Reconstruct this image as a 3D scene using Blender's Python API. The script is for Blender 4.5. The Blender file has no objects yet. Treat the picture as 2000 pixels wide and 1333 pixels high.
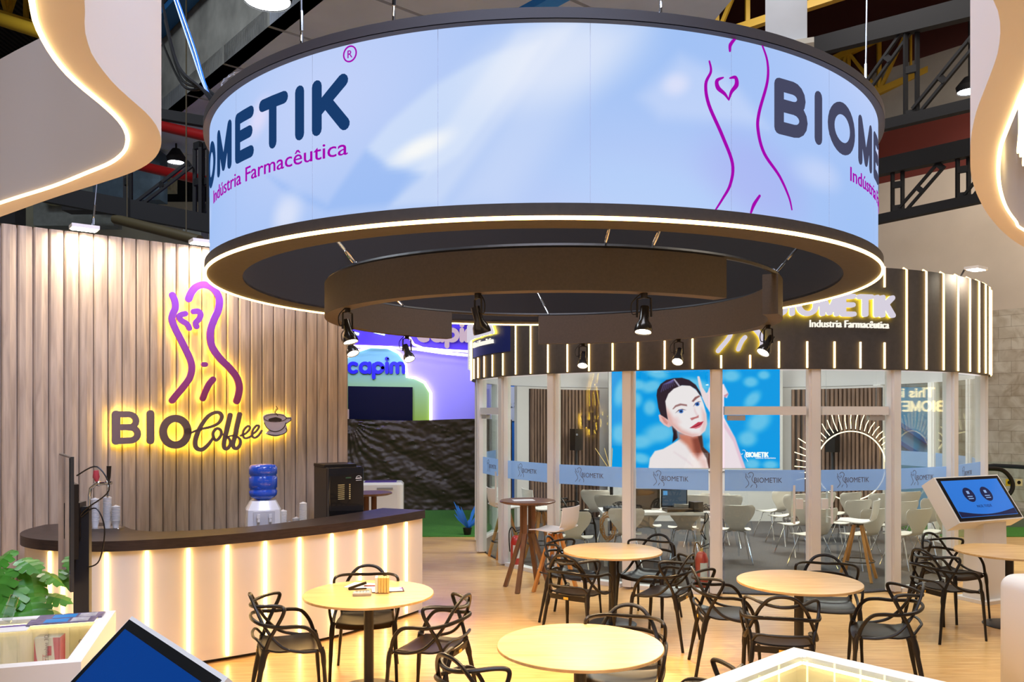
import bpy, math, random
import numpy as np
from math import sin, cos, pi, radians, sqrt, atan2, degrees, hypot
from mathutils import Vector, Matrix
random.seed(7)
S = bpy.context.scene
COL = S.collection
# ------------------------------------------------------------ camera
F, HY, EYE = 1620.0, 806.0, 2.15          # focal length and horizon in pixels of the 2000x1333 frame, eye height
cam_d = bpy.data.cameras.new('camera'); cam = bpy.data.objects.new('camera', cam_d); COL.objects.link(cam)
cam.location = (0, 0, EYE); cam.rotation_euler = (pi/2, 0, 0)
cam_d.sensor_width = 36; cam_d.lens = 36*F/2000; cam_d.shift_y = (HY-666.5)/2000; cam_d.clip_end = 200; cam_d.clip_start = .05
S.camera = cam
S.view_settings.view_transform = 'Standard'; S.view_settings.look = 'None'
S.view_settings.exposure = 0.08; S.view_settings.gamma = 1; S.view_settings.use_curve_mapping = False
# ------------------------------------------------------------ world, the hall's lamps and added fill lights
w = bpy.data.worlds.new('hall_air'); S.world = w; w.use_nodes = True
w.node_tree.nodes['Background'].inputs[0].default_value = (.6, .7, 1, 1)
w.node_tree.nodes['Background'].inputs[1].default_value = .16
def area(name, loc, rot, sx, sy, energy, col, spread=pi):
    d = bpy.data.lights.new(name, 'AREA'); d.shape = 'RECTANGLE'; d.size = sx; d.size_y = sy; d.energy = energy; d.color = col; d.spread = spread
    o = bpy.data.objects.new(name, d); COL.objects.link(o); o.location = loc; o.rotation_euler = rot; return o
area('hall_lamp', (-4, -3, 10.8), (0, 0, 0), 4, 4, 330, (.72, .82, 1))
area('hall_lamp', (4, -3, 10.8), (0, 0, 0), 4, 4, 330, (.72, .82, 1))
area('hall_lamp', (0, 4, 10.8), (0, 0, 0), 5, 3, 420, (.95, .93, 1))
area('hall_lamp', (8, 8, 10.8), (0, 0, 0), 4, 4, 500, (1, .88, .72))
area('hall_lamp', (-8, 10, 10.8), (0, 0, 0), 3, 3, 500, (.85, .92, 1))
area('hall_lamp', (4, 13.4, 10.8), (0, 0, 0), 3, 3, 380, (1, .95, .9))
area('hall_lamp', (11, 14, 9.5), (radians(35), 0, radians(-50)), 2, 2, 220, (1, .85, .68))

def aimed(name, loc, to, size, energy, col, spread):
    d = Vector(to)-Vector(loc); area(name, loc, d.to_track_quat('-Z', 'Y').to_euler(), size, size, energy, col, spread)
aimed('added_cool_fill', (1.2, 1.0, 8.6), (-2.6, 2.6, 3.4), 1.2, 95, (.5, .64, 1), radians(90))  # unseen cool fills without fixtures, added to brighten the wavy canopies
aimed('added_cool_fill', (-1.2, 1.0, 8.6), (2.6, 2.6, 3.4), 1.2, 80, (.55, .68, 1), radians(90))
aimed('added_cool_fill', (.5, 2.0, 9.5), (-3.6, 8.6, 3.2), 1.0, 75, (.55, .6, 1), radians(70))  # added the same way, to turn the timber wall's top mauve
# ------------------------------------------------------------ materials
def newmat(name):
    m = bpy.data.materials.new(name); m.use_nodes = True; nt = m.node_tree
    return m, nt, nt.nodes['Principled BSDF']
def ramp(nt, pts):
    r = nt.nodes.new('ShaderNodeValToRGB'); e = r.color_ramp.elements
    e[0].position, e[0].color = pts[0][0], (*pts[0][1], 1); e[1].position, e[1].color = pts[1][0], (*pts[1][1], 1)
    for p, c in pts[2:]:
        n = e.new(p); n.color = (*c, 1)
    return r
def lin(r, g, b):
    f = lambda v: (v/255)/12.92 if v/255 <= .04045 else (((v/255)+.055)/1.055)**2.4
    return (f(r), f(g), f(b))
MC = {}
def mat(name, col, rough=.5, metal=0, noise=0, scale=8, bump=0, coat=0, spec=.5, trans=0):
    if name in MC: return MC[name]
    m, nt, b = newmat(name)
    b.inputs['Base Color'].default_value = (*col, 1); b.inputs['Roughness'].default_value = rough; b.inputs['Metallic'].default_value = metal
    b.inputs['Coat Weight'].default_value = coat; b.inputs['Specular IOR Level'].default_value = spec; b.inputs['Transmission Weight'].default_value = trans
    if noise or bump:
        tc = nt.nodes.new('ShaderNodeTexCoord'); n = nt.nodes.new('ShaderNodeTexNoise'); n.inputs['Scale'].default_value = scale; n.inputs['Detail'].default_value = 5
        nt.links.new(tc.outputs['Object'], n.inputs['Vector'])
        if noise:
            r = ramp(nt, [(.3, tuple(c*(1-noise) for c in col)), (.7, tuple(min(1, c*(1+noise)) for c in col))])
            nt.links.new(n.outputs['Fac'], r.inputs[0]); nt.links.new(r.outputs[0], b.inputs['Base Color'])
        if bump:
            bp = nt.nodes.new('ShaderNodeBump'); bp.inputs['Strength'].default_value = bump; bp.inputs['Distance'].default_value = .02
            nt.links.new(n.outputs['Fac'], bp.inputs['Height']); nt.links.new(bp.outputs[0], b.inputs['Normal'])
    MC[name] = m; return m
def emit(name, col, s):
    if name in MC: return MC[name]
    m = bpy.data.materials.new(name); m.use_nodes = True; nt = m.node_tree; nt.nodes.clear()
    o = nt.nodes.new('ShaderNodeOutputMaterial'); e = nt.nodes.new('ShaderNodeEmission'); e.inputs[0].default_value = (*col, 1); e.inputs[1].default_value = s
    nt.links.new(e.outputs[0], o.inputs[0]); MC[name] = m; return m
def wood(name, c1, c2, scale=(1, 1, 1), rough=.45, plank=None, seam=(.1, .07, .05), seamw=.004, bands=3, tint=.12, coat=0, dist=5, axis=0):
    """grain stretched along one axis; optional plank seams (plank length, width) running along X."""
    if name in MC: return MC[name]
    m, nt, b = newmat(name); N = nt.nodes.new; L = nt.links.new
    tc = N('ShaderNodeTexCoord'); mp = N('ShaderNodeMapping'); mp.inputs['Scale'].default_value = scale; L(tc.outputs['Object'], mp.inputs[0])
    n = N('ShaderNodeTexNoise'); n.inputs['Scale'].default_value = bands; n.inputs['Detail'].default_value = 8; n.inputs['Distortion'].default_value = dist*.1; L(mp.outputs[0], n.inputs['Vector'])
    r = ramp(nt, [(.32, c1), (.68, c2)]); L(n.outputs['Fac'], r.inputs[0]); out = r.outputs[0]
    if plank:
        br = N('ShaderNodeTexBrick'); br.inputs['Scale'].default_value = 1; br.inputs['Mortar Size'].default_value = seamw; br.inputs['Brick Width'].default_value = plank[0]; br.inputs['Row Height'].default_value = plank[1]
        br.inputs['Color1'].default_value = (1-tint, 1-tint, 1-tint, 1); br.inputs['Color2'].default_value = (1, 1, 1, 1); br.inputs['Mortar'].default_value = (*seam, 1)
        mp2 = N('ShaderNodeMapping'); L(tc.outputs['Object'], mp2.inputs[0])
        if axis: mp2.inputs['Rotation'].default_value = (0, 0, axis)
        L(mp2.outputs[0], br.inputs['Vector'])
        mx = N('ShaderNodeMixRGB'); mx.blend_type = 'MULTIPLY'; mx.inputs[0].default_value = 1; L(out, mx.inputs[1]); L(br.outputs['Color'], mx.inputs[2]); out = mx.outputs[0]
    L(out, b.inputs['Base Color']); b.inputs['Roughness'].default_value = rough; b.inputs['Coat Weight'].default_value = coat; b.inputs['Coat Roughness'].default_value = .15
    MC[name] = m; return m
def glassmat(name, col=(.95, 1, .98), refl=1.0, f0=1.5):
    if name in MC: return MC[name]
    m = bpy.data.materials.new(name); m.use_nodes = True; nt = m.node_tree; nt.nodes.clear(); N = nt.nodes.new; L = nt.links.new
    o = N('ShaderNodeOutputMaterial'); t = N('ShaderNodeBsdfTransparent'); t.inputs[0].default_value = (*col, 1); g = N('ShaderNodeBsdfGlossy'); g.inputs['Roughness'].default_value = 0
    ge = N('ShaderNodeNewGeometry'); mr = N('ShaderNodeMapRange'); mr.inputs[3].default_value = f0; mr.inputs[4].default_value = 1/f0; L(ge.outputs['Backfacing'], mr.inputs[0])
    fr = N('ShaderNodeFresnel'); L(mr.outputs[0], fr.inputs[0]); mx = N('ShaderNodeMixShader'); L(fr.outputs[0], mx.inputs[0]); L(t.outputs[0], mx.inputs[1]); L(g.outputs[0], mx.inputs[2]); L(mx.outputs[0], o.inputs[0])
    MC[name] = m; return m
def frostmat(name, col, fac):
    if name in MC: return MC[name]
    m = bpy.data.materials.new(name); m.use_nodes = True; nt = m.node_tree; nt.nodes.clear(); N = nt.nodes.new; L = nt.links.new
    o = N('ShaderNodeOutputMaterial'); t = N('ShaderNodeBsdfTransparent'); t.inputs[0].default_value = (.95, .97, 1, 1)
    d = N('ShaderNodeBsdfDiffuse'); d.inputs[0].default_value = (*col, 1); tl = N('ShaderNodeBsdfTranslucent'); tl.inputs[0].default_value = (*col, 1)
    a = N('ShaderNodeMixShader'); a.inputs[0].default_value = .5; L(d.outputs[0], a.inputs[1]); L(tl.outputs[0], a.inputs[2])
    mx = N('ShaderNodeMixShader'); mx.inputs[0].default_value = fac; L(t.outputs[0], mx.inputs[1]); L(a.outputs[0], mx.inputs[2]); L(mx.outputs[0], o.inputs[0])
    MC[name] = m; return m
def vcolmat(name, strength):
    """a lit screen: emission from the picture's own colours"""
    if name in MC: return MC[name]
    m = bpy.data.materials.new(name); m.use_nodes = True; nt = m.node_tree; nt.nodes.clear(); N = nt.nodes.new; L = nt.links.new
    o = N('ShaderNodeOutputMaterial'); e = N('ShaderNodeEmission'); a = N('ShaderNodeVertexColor'); a.layer_name = 'picture'
    L(a.outputs[0], e.inputs[0]); e.inputs[1].default_value = strength; L(e.outputs[0], o.inputs[0]); MC[name] = m; return m

WHITE = mat('white_laminate', (.82, .8, .77), .35)
WHITEP = mat('white_paint_frame', (.8, .78, .76), .3)
BLACK = mat('black_plastic', (.013, .01, .008), .38, spec=.32)
BLACKM = mat('black_steel', (.02, .02, .022), .4)
CHROME = mat('chrome', (.8, .8, .8), .12, 1)
DARKFAB = mat('black_stretch_fabric', (.045, .036, .03), .75, noise=.12, scale=30)
WARM = emit('warm_led_strip', (1, .62, .22), 12)
WARMD = emit('warm_led_strip_on_fascia', (1, .6, .2), 8)
GLASS = glassmat('clear_glass')

# ------------------------------------------------------------ mesh building
class MB:
    def __init__(s): s.v = []; s.f = []
    def add(s, vs, fs):
        o = len(s.v); s.v += [tuple(v) for v in vs]; s.f += [tuple(i+o for i in f) for f in fs]; return s
    def box(s, c, d, rz=0, taper=1, bev=0, M=None):
        x, y, z = d[0]/2, d[1]/2, d[2]/2
        if bev:
            return s.rbox(c, d, bev, rz)
        vs = [(-x, -y, -z), (x, -y, -z), (x, y, -z), (-x, y, -z), (-x*taper, -y*taper, z), (x*taper, -y*taper, z), (x*taper, y*taper, z), (-x*taper, y*taper, z)]
        if M is not None: vs = [tuple(M @ Vector(v)) for v in vs]
        cr, sr = cos(rz), sin(rz)
        vs = [(c[0]+v[0]*cr-v[1]*sr, c[1]+v[0]*sr+v[1]*cr, c[2]+v[2]) for v in vs]
        return s.add(vs, [(0, 3, 2, 1), (4, 5, 6, 7), (0, 1, 5, 4), (1, 2, 6, 5), (2, 3, 7, 6), (3, 0, 4, 7)])
    def rbox(s, c, d, r, rz=0, n=4):
        """box with rounded vertical corners and a small top chamfer"""
        x, y = d[0]/2-r, d[1]/2-r; pl = []
        for cx, cy, a0 in ((x, y, 0), (-x, y, pi/2), (-x, -y, pi), (x, -y, 1.5*pi)):
            for i in range(n+1):
                a = a0+pi/2*i/n; pl.append((cx+r*cos(a), cy+r*sin(a)))
        e = min(r*.4, d[2]*.2); k = len(pl); vs = []
        for z, ins in ((-d[2]/2, 0), (d[2]/2-e, 0), (d[2]/2, e)):
            for px, py in pl:
                q = 1-ins/max(hypot(px, py), 1e-6); vs.append((px*q, py*q, z))
        cr, sr = cos(rz), sin(rz); vs = [(c[0]+v[0]*cr-v[1]*sr, c[1]+v[0]*sr+v[1]*cr, c[2]+v[2]) for v in vs]
        fs = [tuple(reversed(range(k))), tuple(range(2*k, 3*k))]
        for j in range(2):
            for i in range(k): fs.append((j*k+i, j*k+(i+1) % k, (j+1)*k+(i+1) % k, (j+1)*k+i))
        return s.add(vs, fs)
    def beam(s, a, b, w, h=None, r0=None):
        """rectangular bar from a to b"""
        h = h or w; a, b = Vector(a), Vector(b); t = (b-a).normalized(); up = Vector((0, 0, 1)) if abs(t.z) < .95 else Vector((0, 1, 0))
        u = t.cross(up).normalized(); v = u.cross(t); vs = []
        for p, k in ((a, 1 if r0 is None else r0), (b, 1)):
            for sx, sy in ((-1, -1), (1, -1), (1, 1), (-1, 1)): vs.append(p+u*(sx*w/2*k)+v*(sy*h/2*k))
        return s.add(vs, [(0, 3, 2, 1), (4, 5, 6, 7), (0, 1, 5, 4), (1, 2, 6, 5), (2, 3, 7, 6), (3, 0, 4, 7)])
    def tube(s, pts, r, n=8, closed=False, cap=True, flat=1.0):
        P = [Vector(p) for p in pts]; k = len(P); R = r if hasattr(r, '__len__') else [r]*k
        T = []
        for i in range(k):
            a = P[(i-1) % k] if (closed or i > 0) else P[i]; b = P[(i+1) % k] if (closed or i < k-1) else P[i]
            d = (b-a); T.append(d.normalized() if d.length > 1e-9 else Vector((0, 0, 1)))
        up = Vector((0, 0, 1)) if abs(T[0].z) < .9 else Vector((1, 0, 0)); u = T[0].cross(up).normalized(); o = len(s.v)
        for i in range(k):
            u = (u-T[i]*u.dot(T[i])).normalized(); v = T[i].cross(u)
            for j in range(n):
                a = 2*pi*j/n; s.v.append(tuple(P[i]+u*(cos(a)*R[i])+v*(sin(a)*R[i]*flat)))
        for i in range(k if closed else k-1):
            i2 = (i+1) % k
            for j in range(n): s.f.append((o+i*n+j, o+i*n+(j+1) % n, o+i2*n+(j+1) % n, o+i2*n+j))
        if cap and not closed: s.f.append(tuple(o+j for j in reversed(range(n)))); s.f.append(tuple(o+(k-1)*n+j for j in range(n)))
        return s
    def lathe(s, prof, n=24, c=(0, 0, 0), a0=0, a1=2*pi, cap=True):
        full = abs(a1-a0-2*pi) < 1e-6; m = n if full else n+1; o = len(s.v); k = len(prof)
        for r, z in prof:
            for j in range(m):
                a = a0+(a1-a0)*j/n; s.v.append((c[0]+r*cos(a), c[1]+r*sin(a), c[2]+z))
        for i in range(k-1):
            for j in range(m if full else n): s.f.append((o+i*m+j, o+i*m+(j+1) % m, o+(i+1)*m+(j+1) % m, o+(i+1)*m+j))
        if full and cap:
            if prof[0][0] > 1e-6: s.f.append(tuple(o+j for j in reversed(range(m))))
            if prof[-1][0] > 1e-6: s.f.append(tuple(o+(k-1)*m+j for j in range(m)))
        return s
    def prism(s, pl, z0, z1):
        k = len(pl); vs = [(x, y, z0) for x, y in pl]+[(x, y, z1) for x, y in pl]
        return s.add(vs, [tuple(reversed(range(k))), tuple(range(k, 2*k))]+[(i, (i+1) % k, k+(i+1) % k, k+i) for i in range(k)])
    def ball(s, c, r, n=10, m=7, sc=(1, 1, 1)):
        o = len(s.v)
        for i in range(m+1):
            t = pi*i/m
            for j in range(n): a = 2*pi*j/n; s.v.append((c[0]+r*sc[0]*sin(t)*cos(a), c[1]+r*sc[1]*sin(t)*sin(a), c[2]+r*sc[2]*cos(t)))
        for i in range(m):
            for j in range(n): s.f.append((o+i*n+j, o+(i+1)*n+j, o+(i+1)*n+(j+1) % n, o+i*n+(j+1) % n))
        return s
    def sheet(s, grid, th=0, nrm=None):
        """grid[i][j] of points; th thickens it along vertex normals"""
        a, b = len(grid), len(grid[0]); G = [[Vector(p) for p in r] for r in grid]; o = len(s.v)
        for r in G:
            for p in r: s.v.append(tuple(p))
        q = [(o+i*b+j, o+i*b+j+1, o+(i+1)*b+j+1, o+(i+1)*b+j) for i in range(a-1) for j in range(b-1)]; s.f += q
        if th:
            o2 = len(s.v)
            for i in range(a):
                for j in range(b):
                    du = G[min(i+1, a-1)][j]-G[max(i-1, 0)][j]; dv = G[i][min(j+1, b-1)]-G[i][max(j-1, 0)]; n = du.cross(dv)
                    n = n.normalized() if n.length > 1e-12 else Vector((0, 0, 1)); s.v.append(tuple(G[i][j]-n*th))
            d = o2-o; s.f += [tuple(i+d for i in reversed(f)) for f in q]
            ed = [(i*b, (i+1)*b) for i in range(a-1)]+[((a-1)*b+j, (a-1)*b+j+1) for j in range(b-1)]+[((i+1)*b+b-1, i*b+b-1) for i in range(a-1)]+[(j+1, j) for j in range(b-1)]
            s.f += [(o+p, o2+p, o2+r, o+r) for p, r in ed]
        return s
    def ribbon(s, pts, w, mp, d0, d1, smooth=True, n=None):
        """stroke of width w (number or list) round-capped, on mapping mp(a,b,depth) from depth d0 to d1"""
        if smooth and len(pts) > 2: pts, w = catmull(pts, w, 6)
        else:
            q, ww = [], []
            W = w if hasattr(w, '__len__') else [w]*len(pts)
            for i in range(len(pts)-1):
                L_ = hypot(pts[i+1][0]-pts[i][0], pts[i+1][1]-pts[i][1]); m = max(1, int(L_/.08)) if L_ < 5 else 3
                for t in range(m): q.append(tuple(pts[i][k]+(pts[i+1][k]-pts[i][k])*t/m for k in (0, 1))); ww.append(W[i]+(W[i+1]-W[i])*t/m)
            q.append(tuple(pts[-1])); ww.append(W[-1]); pts, w = q, ww
        k = len(pts); Lf, Rt = [], []
        for i in range(k):
            a, b = pts[max(i-1, 0)], pts[min(i+1, k-1)]; dx, dy = b[0]-a[0], b[1]-a[1]; l = hypot(dx, dy) or 1; nx, ny = -dy/l, dx/l; h = w[i]/2
            Lf.append((pts[i][0]+nx*h, pts[i][1]+ny*h)); Rt.append((pts[i][0]-nx*h, pts[i][1]-ny*h))
        def cap(i, sgn):
            a, b = (pts[0], pts[1]) if sgn < 0 else (pts[-2], pts[-1]); t = atan2(b[1]-a[1], b[0]-a[0]); c = pts[i]; h = w[i]/2
            return [(c[0]+h*cos(t+pi/2-pi*j/6), c[1]+h*sin(t+pi/2-pi*j/6)) for j in range(1, 6)] if sgn > 0 else [(c[0]+h*cos(t-pi/2-pi*j/6), c[1]+h*sin(t-pi/2-pi*j/6)) for j in range(1, 6)]
        loop = Lf+cap(-1, 1)+Rt[::-1]+cap(0, -1); m = len(loop); o = len(s.v)
        s.rc = getattr(s, 'rc', 0)+1; d1 = d1+abs(d1-d0)*.012*(s.rc % 7)
        for d in (d1, d0):
            for a, b in loop: s.v.append(tuple(mp(a, b, d)))
        Ri = lambda i: k+5+(k-1-i)
        for off, rev in ((0, 0), (m, 1)):
            fs = [(i, Ri(i), Ri(i+1), i+1) for i in range(k-1)]+[tuple([k-1]+[Ri(k-1)]+[k+4-j for j in range(5)])]+[tuple([Ri(0), 0]+[m-1-j for j in range(5)])]
            for f in fs: s.f.append(tuple(o+off+x for x in (reversed(f) if rev else f)))
        for i in range(m): s.f.append((o+i, o+(i+1) % m, o+m+(i+1) % m, o+m+i))
        return s
    def build(s, name, m, parent=None, smooth=False, label=None):
        me = bpy.data.meshes.new(name); me.from_pydata(s.v, [], s.f); me.validate(); me.materials.append(m)
        if smooth: me.shade_smooth(); me.set_sharp_from_angle(angle=radians(smooth if smooth is not True else 40))
        o = bpy.data.objects.new(name, me); COL.objects.link(o)
        if parent: o.parent = parent; 
        if label: o['label'] = label
        return o
def catmull(pts, w, n, closed=False):
    k = len(pts); W = w if hasattr(w, '__len__') else [w]*k; q, ww = [], []; D = len(pts[0])
    g = (lambda i: pts[i % k]) if closed else (lambda i: pts[min(max(i, 0), k-1)])
    for i in range(k if closed else k-1):
        p0, p1, p2, p3 = g(i-1), g(i), g(i+1), g(i+2)
        for j in range(n):
            t = j/n; q.append(tuple(.5*(2*p1[d]+(p2[d]-p0[d])*t+(2*p0[d]-5*p1[d]+4*p2[d]-p3[d])*t*t+(3*p1[d]-p0[d]-3*p2[d]+p3[d])*t**3) for d in range(D)))
            ww.append(W[i]+(W[(i+1) % k]-W[i])*t)
    if not closed: q.append(tuple(pts[-1])); ww.append(W[-1])
    return q, ww
def tag(o, label, cat, group=None, kind=None):
    if kind: o['kind'] = kind
    if label: o['label'] = label
    if cat: o['category'] = cat
    if group: o['group'] = group
    return o
def empty(name, loc, rz=0, label=None, cat=None, group=None):
    o = bpy.data.objects.new(name, None); COL.objects.link(o); o.location = loc; o.rotation_euler = (0, 0, rz); o.empty_display_size = .1
    return tag(o, label, cat, group)
def copy_tree(o, parent=None):
    c = o.copy(); COL.objects.link(c); c.parent = parent
    if parent: c.matrix_parent_inverse = o.matrix_parent_inverse.copy()
    for ch in [x for x in o.children]: copy_tree(ch, c)
    return c
def struct(o): o['kind'] = 'structure'; return o
def text_mb(body, size, mp, d0, d1, align='LEFT', bold=0, width=None, italic=0):
    """lettering laid on mapping mp(a,b,depth)"""
    c = bpy.data.curves.new('t', 'FONT'); c.body = body; c.size = size; c.offset = bold; c.align_x = align; c.shear = italic; c.resolution_u = 3
    o = bpy.data.objects.new('t', c); COL.objects.link(o); bpy.context.view_layer.update()
    me = o.to_mesh(); vs = [tuple(v.co) for v in me.vertices]; fs = [tuple(p.vertices) for p in me.polygons]
    o.to_mesh_clear(); bpy.data.objects.remove(o); bpy.data.curves.remove(c)
    mb = MB()
    if not vs: return mb
    sx = 1
    if width:
        x0, x1 = min(v[0] for v in vs), max(v[0] for v in vs); sx = width/(x1-x0)
        vs = [((v[0]-(x0 if align == 'LEFT' else 0))*sx, v[1], 0) for v in vs]
    n = len(vs); mb.add([mp(v[0], v[1], d1) for v in vs]+[mp(v[0], v[1], d0) for v in vs], fs+[tuple(i+n for i in reversed(f)) for f in fs])
    cnt = {}
    for f in fs:
        for i in range(len(f)): e = (f[i], f[(i+1) % len(f)]); cnt[e] = 1
    for (a, b) in list(cnt):
        if (b, a) not in cnt: mb.f.append((a, a+n, b+n, b))
    return mb
# block letters made of round-ended strokes: centre lines in a cell of height 1
def arcp(cx, cy, rx, ry, a0, a1, n=10): return [(cx+rx*cos(radians(a0+(a1-a0)*i/n)), cy+ry*sin(radians(a0+(a1-a0)*i/n))) for i in range(n+1)]
GL = {
 'B': (.78, [[(0, 0), (0, 1)], [(0, 1), (.4, 1)]+arcp(.42, .765, .27, .235, 90, -90, 8)+[(.4, .53), (0, .53)], [(.4, .53)]+arcp(.46, .265, .3, .265, 90, -90, 8)+[(0, 0)]]),
 'I': (0, [[(0, 0), (0, 1)]]),
 'O': (1.06, [arcp(.53, .5, .53, .5, 90, 450, 28)]),
 'M': (.9, [[(0, 0), (0, 1)], [(0, 1), (.45, .06)], [(.45, .06), (.9, 1)], [(.9, 1), (.9, 0)]]),
 'E': (.68, [[(0, 0), (0, 1)], [(0, 1), (.68, 1)], [(0, .52), (.62, .52)], [(0, 0), (.68, 0)]]),
 'T': (.8, [[(0, 1), (.8, 1)], [(.4, 1), (.4, 0)]]),
 'K': (.72, [[(0, 0), (0, 1)], [(.7, 1), (.02, .42)], [(.25, .62), (.74, 0)]]),
}
def word(mb, text, x, y, h, sw, gap, mp, d0, d1, sx=1.0):
    """BIOMETIK-style word; (x,y) is lower left of the centre lines, h centre-line height"""
    for ch in text:
        if ch == ' ': x += h*.6; continue
        wd, st = GL[ch]
        for pl in st: mb.ribbon([(x+p[0]*h*sx, y+p[1]*h) for p in pl], sw, mp, d0, d1, smooth=False)
        x += wd*h*sx+gap
    return x
# torso drawing of the logo, in pixels of a 760x1190 cell
FIG = [([(145, 260), (165, 310), (170, 370), (150, 420), (140, 470), (165, 540), (210, 630), (260, 730), (300, 820), (312, 890), (295, 970), (240, 1050), (185, 1115), (143, 1168)], 46),
       ([(285, 292), (310, 235), (350, 190), (410, 170), (470, 185), (520, 230), (550, 300), (540, 390), (505, 470), (475, 560), (472, 640), (495, 720), (560, 810), (640, 890), (700, 970), (722, 1050), (715, 1120), (700, 1172)], 50),
       ([(255, 420), (215, 432), (204, 455), (225, 480), (270, 510), (290, 545)], 40), ([(328, 402), (365, 400), (388, 425), (375, 465), (345, 500), (353, 530)], 40),
       ([(495, 987), (460, 1030), (430, 1090), (407, 1150)], 44)]
# ------------------------------------------------------------ rays: where a line of sight meets a known plane
def on_floor(px, py, z=0): Y = F*(EYE-z)/(py-HY); return ((px-1000)/F*Y, Y, z)
def at_y(px, py, Y): return ((px-1000)/F*Y, Y, EYE+(HY-py)*Y/F)
def on_plane(px, py, O, N):
    d = Vector(((px-1000)/F, 1, (HY-py)/F)); t = (Vector(O)-Vector((0, 0, EYE))).dot(N)/d.dot(N); return Vector((0, 0, EYE))+d*t

# ============================================================ FLOORS
FLOORW = wood('light_oak_vinyl', lin(220, 166, 98), lin(246, 203, 134), (1.2, 14, 1), .32, (1.6, .19), (.82, .78, .72), .0015, 2.2, .07, coat=.35)
m = MB(); m.add([(-9, -3, 0), (16, -3, 0), (16, 14.3, 0), (-9, 14.3, 0)], [(0, 1, 2, 3)]); struct(m.build('floor', FLOORW))
m = MB(); m.add([(-30, 14.3, -.005), (30, 14.3, -.005), (30, 45, -.005), (-30, 45, -.005)], [(0, 1, 2, 3)]); struct(m.build('floor', mat('grey_hall_concrete', (.3, .28, .26), .6, noise=.1)))
GRASS = mat('green_artificial_turf', lin(62, 122, 34), .95, noise=.25, scale=60, bump=.6)
m = MB(); m.box((-3.2, 16.4, .006), (9, 4.2, .012)); tag(m.build('turf_carpet', GRASS), 'green turf carpet in front of the black tarp', 'carpet')
m = MB(); m.prism([(7.2, 14.3), (13.4, 14.3), (10.8, 17.4), (7.2, 17.4)], 0, .012); tag(m.build('turf_carpet', GRASS), 'green turf carpet by the escalator behind the tilted kiosk', 'carpet')

# ============================================================ HANGING SCREEN RING
RX, RY, RR = .226, 6.84, 2.556
def cyl_hit(px, py, cx, cy, R, near=True):
    u = (px-1000)/F; a = u*u+1; b = -2*(u*cx+cy); c = cx*cx+cy*cy-R*R; d = max(b*b-4*a*c, 0); Y = (-b-(sqrt(d) if near else -sqrt(d)))/(2*a)
    return atan2(u*Y-cx, -(Y-cy)), EYE+(HY-py)*Y/F
def rmap(s, z, d): t = s/RR; return (RX+(RR+d)*sin(t), RY-(RR+d)*cos(t), z)
def ringpx(px, py): t, z = cyl_hit(px, py, RX, RY, RR); return t*RR, z
def softpoly(P, poly, blur):
    poly = np.array(poly, float); n = len(poly); d = np.full(len(P), 1e9); ins = np.zeros(len(P), bool)
    for i in range(n):
        a, b = poly[i], poly[(i+1) % n]; e = b-a; w_ = P-a; t = np.clip((w_@e)/max(e@e, 1e-12), 0, 1); q = w_-t[:, None]*e; d = np.minimum(d, (q**2).sum(1))
        c = ((a[1] <= P[:, 1]) & (b[1] > P[:, 1])) | ((b[1] <= P[:, 1]) & (a[1] > P[:, 1]))
        if abs(e[1]) > 1e-12: ins ^= c & (P[:, 0] < a[0]+(P[:, 1]-a[1])/e[1]*e[0])
    d = np.sqrt(d); sd = np.where(ins, -d, d); x = np.clip(.5-sd/(2*blur), 0, 1); return x*x*(3-2*x)
def ell(P, cx, cy, rx, ry, blur, rot=0):
    c, s = cos(rot), sin(rot); x = ((P[:, 0]-cx)*c+(P[:, 1]-cy)*s)/rx; y = (-(P[:, 0]-cx)*s+(P[:, 1]-cy)*c)/ry
    r = np.sqrt(x*x+y*y); k = np.clip((1-r)/blur+.5, 0, 1); return k*k*(3-2*k)
def paint(C, k, col): k = k[:, None]; return C*(1-k)+np.array(col)[None, :]*k
def srgb2lin(C): C = np.clip(C/255., 0, 1); return np.where(C <= .04045, C/12.92, ((C+.055)/1.055)**2.4)
def setcol(o, C):
    ca = o.data.color_attributes.new('picture', 'FLOAT_COLOR', 'POINT'); A = np.ones((len(C), 4)); A[:, :3] = srgb2lin(C); ca.data.foreach_set('color', A.ravel().astype(np.float32))
ring = empty('screen_ring', (RX, RY, 3.149), 0, 'large round hanging screen ring showing pale blue video with grey and purple lettering', 'video screen')
def kid(o, root):
    o.parent = root; o.matrix_parent_inverse = Matrix.Translation(root.location).inverted() if not any(root.rotation_euler) else (Matrix.Translation(root.location) @ root.rotation_euler.to_matrix().to_4x4()).inverted(); return o
NS, NZ = 1000, 44; ZS0, ZS1 = 3.223, 4.17
vs = []; P = []
for j in range(NZ+1):
    z = ZS0+(ZS1-ZS0)*j/NZ
    for i in range(NS+1): s = (-pi+2*pi*i/NS)*RR; vs.append(rmap(s, z, 0)); P.append((s, z))
P = np.array(P); LP = 4.79
Pm = P.copy()
C = np.tile(np.array([172., 200, 250]), (len(P), 1))
C = paint(C, .5+.5*np.sin(Pm[:, 0]*1.3+Pm[:, 1]*2.2+1), (196, 212, 252)); C = paint(C, .35*(.5+.5*np.sin(Pm[:, 0]*2.1-Pm[:, 1]*3+.4)), (150, 190, 245))
R_ = lambda L: [ringpx(*p) for p in L]
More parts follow.
